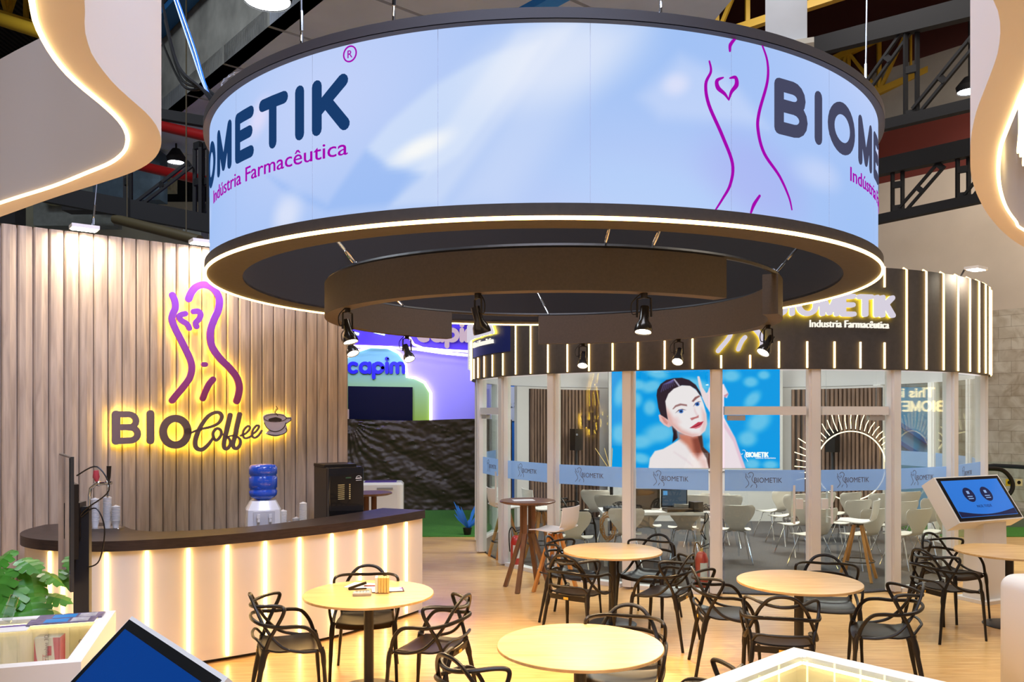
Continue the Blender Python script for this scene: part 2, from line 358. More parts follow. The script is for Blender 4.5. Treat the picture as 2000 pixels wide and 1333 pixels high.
for off in (0, LP, -LP, 2*LP):
    Q = P.copy(); Q[:, 0] -= off
    C = paint(C, .5*softpoly(Q, R_([(715, 292), (760, 240), (850, 165), (960, 105), (1060, 80), (1010, 160), (900, 300), (830, 345), (760, 330)]), .03), (225, 238, 255))
    C = paint(C, .35*softpoly(Q, R_([(1010, 60), (1130, 45), (860, 400), (760, 405)]), .04), (240, 245, 255))
    C = paint(C, .3*softpoly(Q, R_([(1080, 60), (1260, 50), (990, 404), (880, 404)]), .12), (235, 240, 255))
    C = paint(C, .5*ell(Q, *ringpx(1090, 110), .42, .2, 1.3, .35), (250, 250, 255))
    C = paint(C, .9*ell(Q, *ringpx(820, 290), .16, .05, 1.5, .35), (255, 255, 252))
    C = paint(C, .45*softpoly(Q, R_([(520, 340), (560, 380), (640, 412), (760, 400), (830, 340), (760, 325), (715, 292), (640, 400)]), .03), (140, 180, 245))
    C = paint(C, .6*ell(Q, *ringpx(560, 420), .12, .1, 1.5, .6), (245, 245, 255)); C = paint(C, .5*ell(Q, *ringpx(505, 230), .12, .08, 1.6, .5), (255, 235, 255))
    C = paint(C, .4*softpoly(Q, R_([(1330, 110), (1250, 190), (1290, 230), (1500, 250), (1420, 150)]), .06), (225, 232, 255))
    C = paint(C, .45*ell(Q, *ringpx(1320, 165), .07, .05, 1.5, .4), (255, 245, 255))
    C = paint(C, .35*ell(Q, *ringpx(1300, 395), .5, .16, 1.2, -.25), (180, 215, 255)); C = paint(C, .3*ell(Q, *ringpx(1480, 350), .35, .2, 1.2, -.3), (170, 160, 240))
    C = paint(C, .4*ell(Q, *ringpx(1600, 340), .2, .08, 1.5, 0), (235, 235, 255))
sc = kid(MB().add(vs, [(j*(NS+1)+i, j*(NS+1)+i+1, (j+1)*(NS+1)+i+1, (j+1)*(NS+1)+i) for j in range(NZ) for i in range(NS)]).build('screen', vcolmat('ring_screen_light', .92)), ring); setcol(sc, C)
# panel seams: the joints between screen modules
m = MB()
for k in range(-10, 11):
    s = .179+k*.8; 
    if abs(s) < pi*RR: m.sheet([[rmap(s-.0008, z, .001), rmap(s+.0008, z, .001)] for z in (ZS0, ZS1)])
kid(m.build('panel_seam', mat('grey_seam', (.42, .48, .68), .6)), ring)
NAVY = emit('navy_screen_ink', lin(26, 62, 112), .9); GREYI = emit('grey_screen_ink', lin(72, 74, 100), .9); PURPI = emit('purple_screen_ink', lin(160, 10, 170), 1.0)
for off, ink in ((-3.51, NAVY), (1.28, GREYI), (6.07, GREYI)):
    L0 = MB(); word(L0, 'BIOMETIK', off+.036, 3.736, .24, .072, .137, rmap, .001, .004, sx=1.115); kid(L0.build('lettering', ink), ring)
    t = text_mb('Indústria Farmacêutica', .125, lambda a, b, d: rmap(off+.77+a, 3.565+b, d), .001, .004, width=1.575); kid(t.build('lettering', PURPI), ring)
    f_ = MB(); 
    for pts in ([(1385, 120), (1388, 140), (1378, 165), (1384, 205), (1410, 265), (1430, 320), (1426, 360), (1410, 390), (1396, 412)], [(1487, 86), (1498, 120), (1498, 160), (1482, 220), (1480, 255), (1492, 300), (1522, 345), (1540, 385), (1546, 410)],
                [(1412, 152), (1400, 158), (1402, 172), (1415, 184), (1423, 196)], [(1425, 153), (1436, 152), (1438, 166), (1428, 180), (1423, 196)], [(1483, 383), (1472, 400), (1466, 416)], [(1436, 75), (1426, 88), (1425, 100)]):
        q = [(a+off-1.28, b) for a, b in R_(pts)]; n_ = len(q); wv = [.006+.014*sin(pi*min(1, (i+.6)/n_)) for i in range(n_)]
        if len(q) == 5: wv = [.008, .02, .026, .018, .006]
        f_.ribbon(q, wv, rmap, .001, .004)
    kid(f_.build('torso_drawing', PURPI), ring)
    g = MB(); g.ribbon(arcp(off+2.36, 4.112, .042, .042, 0, 360, 20), .008, rmap, .001, .004, smooth=False); kid(g.build('registered_mark', PURPI), ring)
    kid(text_mb('R', .06, lambda a, b, d: rmap(off+2.34+a, 4.091+b, d), .001, .004).build('registered_mark', PURPI), ring)
RIMT = mat('dark_grey_rim', (.06, .052, .055), .55)
fullp = lambda prof: MB().lathe(prof, 128, (RX, RY, 0), cap=False)
kid(fullp([(2.60, 4.17), (2.60, 4.225), (2.42, 4.225), (2.42, 4.165), (2.60, 4.165)]).build('top_rim', RIMT, smooth=True), ring)
kid(fullp([(2.575, 3.225), (2.592, 3.225), (2.592, 3.152), (2.329, 3.152), (2.329, 3.17), (2.575, 3.2)]).build('bottom_rim', DARKFAB, smooth=True), ring)
kid(fullp([(2.329, 3.152), (2.329, 4.2), (2.35, 4.2), (2.35, 3.16)]).build('inner_lining', mat('black_lining', (.018, .017, .018), .9), smooth=True), ring)
kid(MB().tube([(RX+2.588*sin(t*pi/80), RY-2.588*cos(t*pi/80), 3.149) for t in range(160)], .011, 6, closed=True).build('led_strip', emit('warm_led_ring', (1, .6, .18), 13)), ring)

# inner lighting frame: two curved black fascia bands on one round rail
RI = 1.82; IX, IY = .319, 6.84
rig = empty('lighting_frame', (IX, IY, 2.9), 0, 'round black lighting frame with curved fabric bands hanging inside the screen ring', 'lighting frame')
def ip(t, r, z): return (IX+r*sin(t), IY-r*cos(t), z)
def band(t0, t1, z0, z1, r0, r1, n=60):
    m = MB(); o = []
    for i in range(n+1): t = t0+(t1-t0)*i/n; o += [ip(t, r1, z0), ip(t, r1, z1), ip(t, r0, z1), ip(t, r0, z0)]
    fs = []
    for i in range(n):
        for k in range(4): a = i*4+k; b = i*4+(k+1) % 4; fs.append((a, b, b+4, a+4))
    fs += [(0, 3, 2, 1), (4*n, 4*n+1, 4*n+2, 4*n+3)]; return m.add(o, fs)
BANDF = mat('black_fabric_band', (.066, .048, .032), .65, noise=.1, scale=60)
kid(band(radians(36), radians(-147.5), 2.89, 3.15, 1.71, 1.82).build('curved_band', BANDF, smooth=True), rig)
kid(band(radians(181.4), radians(61), 2.86, 3.15, 1.71, 1.82).build('curved_band', BANDF, smooth=True), rig)
kid(MB().tube([ip(t*pi/60, 1.79, 3.165) for t in range(120)], .018, 6, closed=True).build('rail', BLACKM), rig)

# ring and frame suspension
STEEL = mat('steel_cable', (.55, .56, .58), .3, .9)
def cable(a, b, label, group):
    t = empty('suspension_cable', b, 0, label, 'cable', group); a, b = Vector(a), Vector(b)
    kid(MB().tube([a, b], .006, 5).build('wire', STEEL), t); d = (a-b).normalized(); p = b+d*.14; q = b+d*.26
    m = MB(); u = d.cross(Vector((1, 0, 0))).normalized(); pts = [b+d*(.07-.07*cos(k*pi/6))+u*(.022*sin(k*pi/6)) for k in range(12)]; m.tube(pts, .005, 5, closed=True)
    m.tube([p, q], .011, 6); kid(m.build('shackle', CHROME), t)
for px, py, top in ((590, 80, (545, -60)), (768, 60, (795, -80)), (1290, 40, (1285, -80)), (1690, 150, (1750, -20))):
    t, z = cyl_hit(px, py, RX, RY, 2.5); p = (RX+2.5*sin(t), RY-2.5*cos(t), 4.22)
    cable((p[0]+(top[0]-px)/300., p[1]+.3, 9.2), p, 'steel cable holding up the big screen ring', 'cables above the screen ring')
for t in (-52, 8, 178, -130, 66, 18):
    p = ip(radians(t), 1.77, 3.17); q = (RX+2.34*sin(radians(t+4)), RY-2.34*cos(radians(t+4)), 3.75); cable(q, p, 'short wire between the screen ring and the black lighting frame inside it', 'wires holding the lighting frame')

# spot lamps under the frame
def spotlamp(px, py, r, aim, label):
    Y0 = F*(EYE-2.89)/(py-HY); X0 = (px-1000)/F*Y0; t = atan2(X0-IX, -(Y0-IY)); p = ip(t, 1.765, 2.86 if 66 < degrees(t) % 360 < 182 else 2.89)
    e = empty('spot_lamp', p, 0, label, 'spotlight', 'spot lamps under the lighting frame'); d = Vector(aim).normalized(); side = d.cross(Vector((0, 0, 1))).normalized(); c = Vector(p)+Vector((0, 0, -.15))
    kid(MB().tube([Vector(p), Vector(p)-Vector((0, 0, .03))], .022, 10).build('mount', BLACK), e)
    m = MB()
    for s_ in (-1, 1): m.tube([Vector(p)-Vector((0, 0, .025)), Vector(p)-Vector((0, 0, .035))+side*(.042*s_), c+side*(.045*s_)], .007, 6)
    kid(m.build('yoke', BLACK), e)
    M_ = d.to_track_quat('Z', 'Y').to_matrix().to_4x4(); m = MB(); m.lathe([(.0, -.07), (.028, -.07), (.03, .02), (.05, .055), (.056, .085), (.056, .1), (.05, .1), (.045, .07), (.0, .065)], 18)
    m.v = [tuple(c+M_ @ Vector(v)) for v in m.v]; b = kid(m.build('lamp_head', mat('gloss_black_lamp', (.02, .017, .015), .2), smooth=True), e)
    m = MB(); m.lathe([(0, .092), (.049, .092)], 18, cap=False); m.v = [tuple(c+M_ @ Vector(v)) for v in m.v]; m.build('lens', emit('warm_lamp_lens', (1, .84, .62), 14), None).parent = b
    b.children[0].matrix_parent_inverse = e.matrix_world.inverted() if 0 else b.matrix_parent_inverse.copy(); b.children[0].matrix_parent_inverse = Matrix()
    m = MB(); q = [Vector(p)+side*.02, Vector(p)+side*.08-Vector((0, 0, .06)), Vector(p)+side*.07-Vector((0, 0, .13)), c-d*.06]; m.tube(catmull([tuple(x) for x in q], 1, 5)[0], .004, 5); kid(m.build('cord', BLACK), e)
    l = bpy.data.lights.new('spot_lamp_light', 'SPOT'); l.energy = 165; l.color = (1, .68, .34); l.spot_size = radians(95); l.spot_blend = .7; l.shadow_soft_size = .045
    o = bpy.data.objects.new('spot_lamp_light', l); COL.objects.link(o); o.location = c+d*.11; o.rotation_euler = d.to_track_quat('-Z', 'Y').to_euler(); return e
for a in (((688, 603, 0, (.25, -.2, -.9)), 'black spot lamp with a dim lens, inside the left end of the frame'), ((658, 640, 0, (.35, -.35, -.8)), 'black spot lamp under the far left rim, before the timber wall'), ((785, 657, 0, (.3, -.45, -.8)), 'black spot lamp hanging in front of the purple booth wall'),
          ((930, 572, 0, (.25, .15, -.9)), 'black spot lamp below the near band, left one of two'), ((1268, 570, 0, (-.1, -.25, -.9)), 'black spot lamp below the near band, right one of two'), ((1141, 667, 0, (-.1, -.5, -.8)), 'black spot lamp against the fascia strips, under the middle of the far band'),
          ((1375, 662, 0, (-.25, -.6, -.75)), 'black spot lamp beside the torso emblem, under the right of the far band'), ((1515, 628, 0, (-.5, -.3, -.75)), 'black spot lamp at the end of the right band, below its cut end')): spotlamp(*a[0][:4], a[1])

# ============================================================ WHITE WAVY CANOPIES
FABRICW = mat('white_stretch_canopy', lin(215, 208, 206), .7, bump=.1, scale=3)
def canopy(name, outer, inner, oc, ic, zt, label, name2=None):
    up = lambda L: [((px-1000)/F*(F*1.0/(HY-py)), F*1.0/(HY-py)) for px, py in L]
    O = catmull(up(outer)+oc, 1, 4, closed=True)[0]; I = catmull(up(inner)+ic, 1, 4, closed=True)[0]; Z = EYE+1.0
    def resamp(L, n):
        L = L+[L[0]]; d = [0]
        for a, b in zip(L, L[1:]): d.append(d[-1]+hypot(b[0]-a[0], b[1]-a[1]))
        out = []; k = 0
        for i in range(n):
            t = d[-1]*i/n
            while d[k+1] < t: k += 1
            u = (t-d[k])/max(d[k+1]-d[k], 1e-9); out.append((L[k][0]+(L[k+1][0]-L[k][0])*u, L[k][1]+(L[k+1][1]-L[k][1])*u))
        return out
    O = resamp(O, 220); I = resamp(I, 220); n = 220
    # pair each outer point with its nearest inner point, keeping order
    near = []; last = None
    for p in O:
        c = min(range(n), key=lambda j: hypot(I[j][0]-p[0], I[j][1]-p[1])+(0 if last is None else .02*min((j-last) % n, (last-j) % n))); near.append(c); last = c
    c = (sum(p[0] for p in O)/n, sum(p[1] for p in O)/n); root = empty(name, (c[0], c[1], Z), 0, label, 'canopy')
    m = MB(); m.v = [(x, y, Z) for x, y in O]+[(x, y, zt) for x, y in O]+[(x, y, Z) for x, y in I]+[(x, y, zt) for x, y in I]
    for i in range(n):
        j = (i+1) % n; m.f += [(i, j, n+j, n+i), (2*n+j, 2*n+i, 3*n+i, 3*n+j)]
    kid(m.build('side_panel', FABRICW, smooth=60), root)
    import mathutils.geometry as mg
    tri = mg.tessellate_polygon([[Vector((x, y, 0)) for x, y in O], [Vector((x, y, 0)) for x, y in reversed(I)]])
    al = [(x, y) for x, y in O]+[(x, y) for x, y in reversed(I)]; m = MB(); m.add([(x, y, Z) for x, y in al], [tuple(t) for t in tri]); kid(m.build('underside', FABRICW), root)
    kid(MB().tube([(x, y, Z-.004) for x, y in I], .007, 6, closed=True).build('led_strip', emit('warm_led_canopy', (1, .66, .28), 7)), root); return root
canopy('wavy_canopy', [(165, 0), (165, 51), (169, 74), (179, 105), (199, 135), (223, 164), (253, 192), (284, 219), (304, 243), (314, 267), (314, 287), (304, 307), (284, 324), (253, 339), (203, 356), (101, 388), (0, 424)],
       [(62, 0), (66, 27), (76, 57), (98, 98), (128, 137), (162, 169), (203, 203), (233, 233), (248, 260), (248, 280), (240, 297), (216, 316), (169, 336), (101, 363), (0, 395)],
       [(-3.6, 5.0), (-4.6, 4.9), (-5.1, 3.4), (-4.8, 1.5), (-3.4, .45), (-2.0, .35), (-1.2, .55), (-.93, .95), (-.86, 1.35), (-.9, 1.7)], [(-3.4, 4.65), (-4.3, 4.5), (-4.75, 3.3), (-4.45, 1.75), (-3.3, .8), (-2.1, .7), (-1.4, .85), (-1.12, 1.15), (-1.04, 1.45), (-1.05, 1.75)], 3.83, 'white wavy hanging canopy with glowing edge above the glass showcase on the left')
canopy('wavy_canopy', [(1940, 0), (1950, 23), (1954, 58), (1950, 97), (1942, 125), (1923, 175), (1907, 218), (1897, 265), (1895, 304), (1897, 343), (1909, 382), (1931, 421), (1962, 456), (2000, 483)],
       [(2000, 171), (1985, 206), (1966, 253), (1954, 288), (1950, 331), (1954, 370), (1966, 405), (1985, 432), (2000, 448)],
       [(3.6, 5.5), (4.6, 5.6), (5.4, 4.3), (5.1, 2.2), (3.8, .7), (2.3, .4), (1.3, .5), (.98, .9), (.9, 1.3), (.98, 1.7)], [(3.5, 5.15), (4.4, 5.2), (5.0, 4.2), (4.75, 2.4), (3.6, 1.1), (2.4, .85), (1.6, 1.0), (1.38, 1.4), (1.38, 1.8), (1.46, 2.25)], 3.95, 'white wavy hanging canopy with glowing edge, cut by the right frame edge')
# lit sign on the inner face of the right canopy
sg = empty('canopy_sign', (2.35, 3.9, 3.5), 0, 'glowing emblem and letters on the inside of the right canopy', 'sign'); du = Vector((.6, .8, 0)); nn = Vector((.8, -.6, 0)); nn = -nn if nn.dot(Vector((1, -1, 0))) < 0 else nn
smap = lambda a, b, d: Vector((2.215, 3.72, 3.3))+du*a+Vector((0, 0, b))+nn*(d+.02)
m = MB(); word(m, 'BIOMETIK', .3, .24, .19, .045, .06, smap, .03, .05); kid(m.build('lettering', mat('grey_sign_face', (.25, .22, .2), .5)), sg)
m = MB(); 
for pts, wv in FIG: m.ribbon([(p[0]*.0004-.03, (1172-p[1])*.0005+.02) for p in pts], wv*.0005, smap, .02, .04)
kid(m.build('torso_emblem', emit('sign_neon', (1, .75, .3), 8)), sg)

# ============================================================ GLASS BOOTH
BX, BY, BR = 3.266, 13.5, 3.919
booth = empty('glass_booth', (BX, BY, 0), 0, 'round glass meeting booth with black fascia striped by glowing vertical strips', 'booth')
def bp(t, r, z): return (BX+r*sin(t), BY-r*cos(t), z)
def bmap(s, z, d): return bp(s/BR, BR+d, z)
def arcwall(t0, t1, r0, r1, z0, z1, n=40, full=False):
    o = []; m = MB()
    for i in range(n+1): t = t0+(t1-t0)*i/n; o += [bp(t, r1, z0), bp(t, r1, z1), bp(t, r0, z1), bp(t, r0, z0)]
    fs = [(i*4+k, i*4+(k+1) % 4, i*4+(k+1) % 4+4, i*4+k+4) for i in range(n) for k in range(4)]
    if not full: fs += [(0, 3, 2, 1), (4*n, 4*n+1, 4*n+2, 4*n+3)]
    return m.add(o, fs)
FASC = mat('black_fascia', (.05, .043, .04), .6, noise=.12, scale=20)
fas = kid(arcwall(0, 2*pi, BR-.07, BR, 2.653, 3.85, 120, True).build('fascia', FASC, smooth=True), booth)
kid(arcwall(0, 2*pi, BR-.1, BR-.074, 2.653, 3.85, 120, True).build('fascia_lining', mat('pale_grey_lining', (.62, .6, .6), .7), smooth=True), booth)
k5 = radians(4.76)
for k in range(-19, 18):
    t = radians(-12.2)+k*k5; top = 3.86; bot = 2.665
    if k in (-1, 0, 1): pass
    if 0 <= k <= 6: top = 2.835 if k < 2 else 2.99
    if -14 <= k <= -10: top = 2.99
    m = MB(); r = BR+.008; pts = [bp(t, r, bot), bp(t, r, (bot+top)/2), bp(t, r, top-.02)]
    if top > 3.5: pts.append(bp(t, r-.05, top+.01))
    m.tube(pts, .011, 6); s_ = m.build('led_strip', WARMD); s_.parent = fas; s_.matrix_parent_inverse = Matrix()
t = radians(-12.2)+6*k5; s_ = MB().tube([bp(t, BR+.008, 3.62), bp(t, BR+.008, 3.86)], .011, 6).build('led_strip', WARMD); s_.parent = fas
# sign on the fascia: thick white letters with a yellow back glow
def fasc_sign(th, label, panel=False):
    e = empty('fascia_sign', bp(th, BR+.02, 3.2), 0, label, 'sign'); s0 = th*BR
    mp = lambda a, b, d: bmap(s0+a, b, d)
    m = MB(); word(m, 'BIOMETIK', 0, 3.285, .205, .056, .075, mp, .03, .075, sx=.92); kid(m.build('lettering', emit('lit_white_letter', (.86, .8, .92), .75)), e)
    m = MB(); word(m, 'BIOMETIK', 0, 3.285, .205, .05, .075, mp, .012, .029, sx=.92); kid(m.build('back_glow', emit('yellow_glow', (1, .72, .03), 26)), e)
    kid(text_mb('Industria Farmacêutica', .12, lambda a, b, d: mp(a+.44, b+3.135, d), .005, .03, width=1.0).build('small_lettering', emit('cream_letter', (1, .93, .8), 1.0)), e)
    m = MB(); g = MB()
    for pts, wv in FIG:
        q = [(p[0]*.00085-.72, 2.86+(1172-p[1])*.00085) for p in pts]; m.ribbon(q, wv*.0011, mp, .03, .06); g.ribbon(q, wv*.0009, mp, .012, .029)
    kid(m.build('torso_emblem', emit('lit_white_letter', (.86, .8, .92), .75)), e); kid(g.build('back_glow', emit('yellow_glow', (1, .72, .03), 26)), e); return e
tK, _ = cyl_hit(1735, 600, BX, BY, BR); fasc_sign(tK-1.45/BR, 'white lettered sign with yellow glow on the black booth fascia, above the double doors')
tK, _ = cyl_hit(966, 650, BX, BY, BR); fasc_sign(tK-1.45/BR, 'white lettered sign on the blue fascia panel at the left side of the booth')
kid(arcwall(radians(-80), radians(-57), BR+.001, BR+.006, 2.99, 3.7, 12).build('sign_panel', mat('navy_panel', (.012, .02, .13), .4), smooth=True), booth)

CA = [-112, -95, -78, -62, -45.4, -28.7, -13, 3.8, 19.6, 35.7, 56.5, 76, 96, 116]
RG = 3.82
BANDM = frostmat('frosted_blue_film', lin(172, 204, 248), .72)
for i, a in enumerate(CA):
    t = radians(a); m = MB(); c = bp(t, RG, 0); m.box((c[0], c[1], 1.34), (.1, .15, 2.63), rz=t); m.box((c[0]+.061*cos(t), c[1]+.061*sin(t), 1.34), (.022, .09, 2.63), rz=t); m.box((c[0]-.061*cos(t), c[1]-.061*sin(t), 1.34), (.022, .09, 2.63), rz=t)
    kid(m.build('column', WHITEP), booth)
    if i == len(CA)-1: break
    t2 = radians(CA[i+1]); A = Vector(bp(t, RG, 0)); B = Vector(bp(t2, RG, 0)); d = (B-A).normalized(); A += d*.09; B -= d*.09; nrm = Vector((d.y, -d.x, 0)); L_ = (B-A).length; mid = (A+B)/2; rz = atan2(d.y, d.x)
    door = i in (2, 6, 7)
    if door:
        dr = empty('x', mid); bpy.data.objects.remove(dr)
        m = MB(); pz = lambda s, z: A+d*s+Vector((0, 0, z))
        m.beam(pz(0, 2.17), pz(L_, 2.17), .09, .1); kid(m.build('transom', WHITEP), booth)
        q = MB(); q.box((mid.x, mid.y, 2.43), (L_, .01, .42), rz=rz); kid(q.build('transom_glass', GLASS), booth)
        q = MB(); q.box((mid.x, mid.y, 1.08), (L_-.02, .012, 2.06), rz=rz); dg = kid(q.build('door', GLASS), booth)
        f = MB(); f.box((mid.x, mid.y, 1.35), (L_-.02, .014, .25), rz=rz)
        fo = f.build('frosted_band', BANDM); fo.parent = dg
        hs = (L_-.14) if i != 7 else .12
        h = MB()
        for off in (.05, -.05):
            p = A+d*hs+nrm*off; h.tube([p+Vector((0, 0, .85)), p+Vector((0, 0, 1.3))], .014, 8)
        for z in (.92, 1.23): p = A+d*hs; h.tube([p-nrm*.05+Vector((0, 0, z)), p+nrm*.05+Vector((0, 0, z))], .008, 6)
        p = A+d*(hs+(.07 if i != 7 else -.07)); h.box((p.x, p.y, 1.08), (.08, .05, .12), rz=rz)
        ho = h.build('handle', WHITE); ho.parent = dg
        h = MB(); p = A+d*(.14 if i != 7 else L_-.14); h.box((p.x, p.y, 2.085), (.2, .07, .06), rz=rz); ho = h.build('closer', mat('aluminium_closer', (.55, .52, .48), .4, .5)); ho.parent = dg
    else:
        q = MB(); q.box((mid.x, mid.y, 1.34), (L_, .012, 2.6), rz=rz); dg = kid(q.build('glass_panel', GLASS), booth)
        f = MB(); f.box((mid.x, mid.y, 1.35), (L_, .014, .25), rz=rz); fo = f.build('frosted_band', BANDM); fo.parent = dg
        f = MB(); f.beam(A+Vector((0, 0, .025)), B+Vector((0, 0, .025)), .12, .05); kid(f.build('plinth', WHITEP), booth)
    # small logo on the frosted band
    if abs(a) < 80:
        mp = lambda x, y, dd: mid+d*(x-.12)+Vector((0, 0, 1.325+y))+nrm*(.008+dd)
        lg = text_mb('BIOMETIK', .085, mp, 0, .001, bold=0, width=.32); s2 = MB()
        for pts, wv in FIG: lg.ribbon([(p[0]*.00022-.13, (1172-p[1])*.00018-.06) for p in pts], wv*.00012, mp, 0, .001)
        lo = lg.build('band_logo', mat('grey_vinyl_logo', (.1, .09, .12), .5)); lo.parent = dg
# floor inside
m = MB(); m.prism([bp(2*pi*i/90, 3.76, 0)[:2] for i in range(90)], .001, .018); kid(m.build('carpet', mat('charcoal_carpet', (.075, .07, .072), 1, noise=.35, scale=90, bump=.5)), booth)
# back wall
bt = lambda px: cyl_hit(px, 800, BX, BY, 3.7, False)[0] % (2*pi)
tl, tr = radians(360-112), radians(116)
kid(arcwall(bt(1725), bt(1010), 3.7, 3.76, 0, 2.64, 40).build('back_wall', mat('light_grey_wall', (.6, .57, .55), .7), smooth=True), booth)
SLAT = wood('walnut_slat', lin(92, 70, 58), lin(140, 110, 90), (10, 10, .8), .5, bands=2)
def slats(pa, pb):
    ta, tb = bt(pa), bt(pb); n = max(2, int(abs(ta-tb)*3.68/.085)); m = MB(); q = MB()
    for i in range(n): t = ta+(tb-ta)*(i+.5)/n; c = bp(t, 3.66, 0); m.box((c[0], c[1], 1.31), (.05, .06, 2.58), rz=t)
    kid(m.build('slat_panel', SLAT), booth); kid(arcwall(min(ta, tb), max(ta, tb), 3.685, 3.699, .02, 2.6, 20).build('slat_backing', mat('dark_backing', (.05, .035, .028), .7), smooth=True), booth)
slats(1033, 1169); slats(1546, 1578); slats(1598, 1724)
# neon sun on the right slats
sun = empty('neon_sun', (6.08, 14.9, 1.19), 0, 'warm neon sun with ring and rays before the right slatted wall of the booth', 'neon sign'); tc = bt(1663)
nm = lambda a, b: (6.09+a*.9, 14.9, 1.19+b*.9)
NEON = emit('warm_neon', (1, .78, .42), 4.5)
kid(MB().tube([nm(.69*cos(i*pi/32), .69*sin(i*pi/32)) for i in range(64)], .009, 6, closed=True).build('ring_tube', NEON), sun)
random.seed(3)
for i in range(31):
    a = radians(-15+i*7); k = random.uniform(.9, 1.05) if cos(a) < .2 else .98-.22*max(0, cos(a)); kid(MB().tube([nm(.74*cos(a), .74*sin(a)), nm(.5*(.74+1.13*k)*cos(a+.01), .5*(.74+1.13*k)*sin(a+.01)), nm(1.13*k*cos(a-.01), 1.13*k*sin(a-.01))], .0065, 5).build('ray_tube', NEON), sun)
for q in (-.5, .5): kid(MB().tube([nm(q, .49), (nm(q, 0)[0], 14.9, 2.9)], .003, 4).build('hanging_wire', STEEL), sun)
# video wall inside the booth
YS = 16.2; XS0, XS1, ZV0, ZV1 = 1.95, 5.23, 1.06, 3.02
vw = empty('video_wall', ((XS0+XS1)/2, YS, ZV0), 0, 'bright video screen in the booth showing a portrait of a person on blue', 'video screen')
NX, NY = 420, 250; gx, gy = np.meshgrid(np.linspace(0, 1, NX+1), np.linspace(0, 1, NY+1))
# picture coordinates: zoomed portrait units
P = np.stack([(-155+gx*2050).ravel(), (1220-gy*1228).ravel()], 1)
rs = np.random.RandomState(5)
C = np.tile(np.array([8., 158, 238]), (len(P), 1))
for cx, cy, rx, ry, ro in ((160, 200, 90, 60, 0), (400, 60, 130, 60, .2), (330, 220, 120, 70, -.3), (310, 480, 75, 90, 0), (130, 380, 80, 90, 0), (430, 790, 190, 110, -.2), (180, 900, 150, 80, 0), (200, 1100, 110, 60, .2), (880, 200, 180, 70, .3), (1050, 740, 120, 120, 0), (1100, 950, 90, 60, 0), (1300, 90, 110, 70, 0), (1540, 165, 85, 60, 0), (1560, 380, 120, 70, -.8), (1640, 650, 160, 110, -.7), (1500, 860, 110, 90, 0), (1700, 80, 70, 50, 0), (1560, 1170, 90, 60, 0), (1780, 1180, 90, 50, 0), (-50, 300, 70, 160, .2), (-60, 800, 90, 120, 0)):
    C = paint(C, .75*ell(P, cx, cy, rx, ry, 1.1, ro), (140, 212, 244))
SK = (250, 232, 236)
def pp(C, poly, blur, col, k=1.0): return paint(C, k*softpoly(P, poly, blur), col)
C = pp(C, [(575, 690), (640, 760), (650, 850), (585, 905), (595, 800)], 8, (38, 24, 34))
C = pp(C, [(1100, 200), (1210, 190), (1270, 310), (1250, 362), (1215, 350), (1215, 600), (1350, 850), (1480, 1230), (1110, 1230), (1105, 650), (1010, 480), (950, 350)], 9, (252, 228, 238))
C = pp(C, [(1210, 640), (1350, 850), (1480, 1230), (1440, 1230), (1330, 900), (1215, 720)], 12, (232, 170, 200), .5)
C = pp(C, [(888, 100), (900, 92), (916, 100), (950, 230), (1010, 318), (1030, 240), (1060, 200), (1110, 190), (1110, 600), (1000, 470), (945, 350), (905, 200)], 7, (250, 222, 228))
C = pp(C, [(1070, 300), (1105, 240), (1110, 270), (1075, 310)], 6, (170, 80, 110), .7); C = pp(C, [(1212, 330), (1262, 300), (1268, 318), (1225, 362)], 6, (190, 100, 130), .6)
C = pp(C, [(290, 1230), (310, 1100), (370, 1010), (470, 985), (600, 910), (680, 860), (900, 900), (1000, 1010), (1110, 1100), (1110, 1230)], 10, SK)
C = pp(C, [(650, 790), (930, 800), (950, 950), (960, 1040), (900, 1110), (840, 1060), (760, 940), (660, 860)], 38, (214, 126, 104)); C = pp(C, [(820, 850), (930, 830), (950, 1000), (890, 1080), (850, 1000)], 34, (130, 58, 46), .8)
C = pp(C, [(880, 1080), (960, 1050), (1010, 1140), (1010, 1230), (960, 1230)], 40, (232, 176, 172), .6); C = pp(C, [(600, 1010), (760, 1110), (840, 1190), (830, 1200), (740, 1130), (600, 1030)], 14, (236, 206, 216), .5)
C = pp(C, [(895, 830), (945, 820), (960, 960), (1060, 1060), (1112, 1120), (1112, 1230), (1030, 1230), (1000, 1100), (940, 1000)], 10, (84, 48, 42))
C = pp(C, [(415, 570), (450, 555), (500, 600), (560, 650), (578, 700), (540, 722), (480, 690), (430, 640)], 6, (246, 190, 190)); C = pp(C, [(445, 590), (480, 600), (530, 660), (520, 690), (480, 660)], 8, (215, 120, 110), .6)
C = pp(C, [(490, 330), (560, 250), (680, 205), (800, 205), (880, 270), (930, 340), (965, 430), (1000, 560), (1006, 680), (985, 760), (920, 822), (830, 836), (740, 812), (650, 770), (580, 700), (530, 620), (500, 500), (485, 400)], 8, (252, 236, 240))
C = pp(C, [(500, 480), (560, 560), (600, 660), (700, 750), (820, 800), (900, 810), (830, 840), (700, 800), (570, 700), (510, 600)], 45, (234, 158, 150), .85); C = pp(C, [(940, 480), (1000, 560), (1006, 680), (980, 760), (930, 800), (950, 640)], 30, (238, 178, 180), .6); C = pp(C, [(560, 600), (640, 600), (680, 660), (620, 700)], 40, (246, 190, 190), .6)
C = pp(C, [(390, 330), (400, 260), (440, 190), (510, 140), (600, 118), (700, 113), (790, 140), (870, 200), (925, 290), (945, 345), (915, 320), (870, 255), (800, 212), (700, 205), (600, 248), (535, 310), (498, 400), (512, 520), (528, 625), (440, 568), (412, 480)], 6, (52, 34, 46))
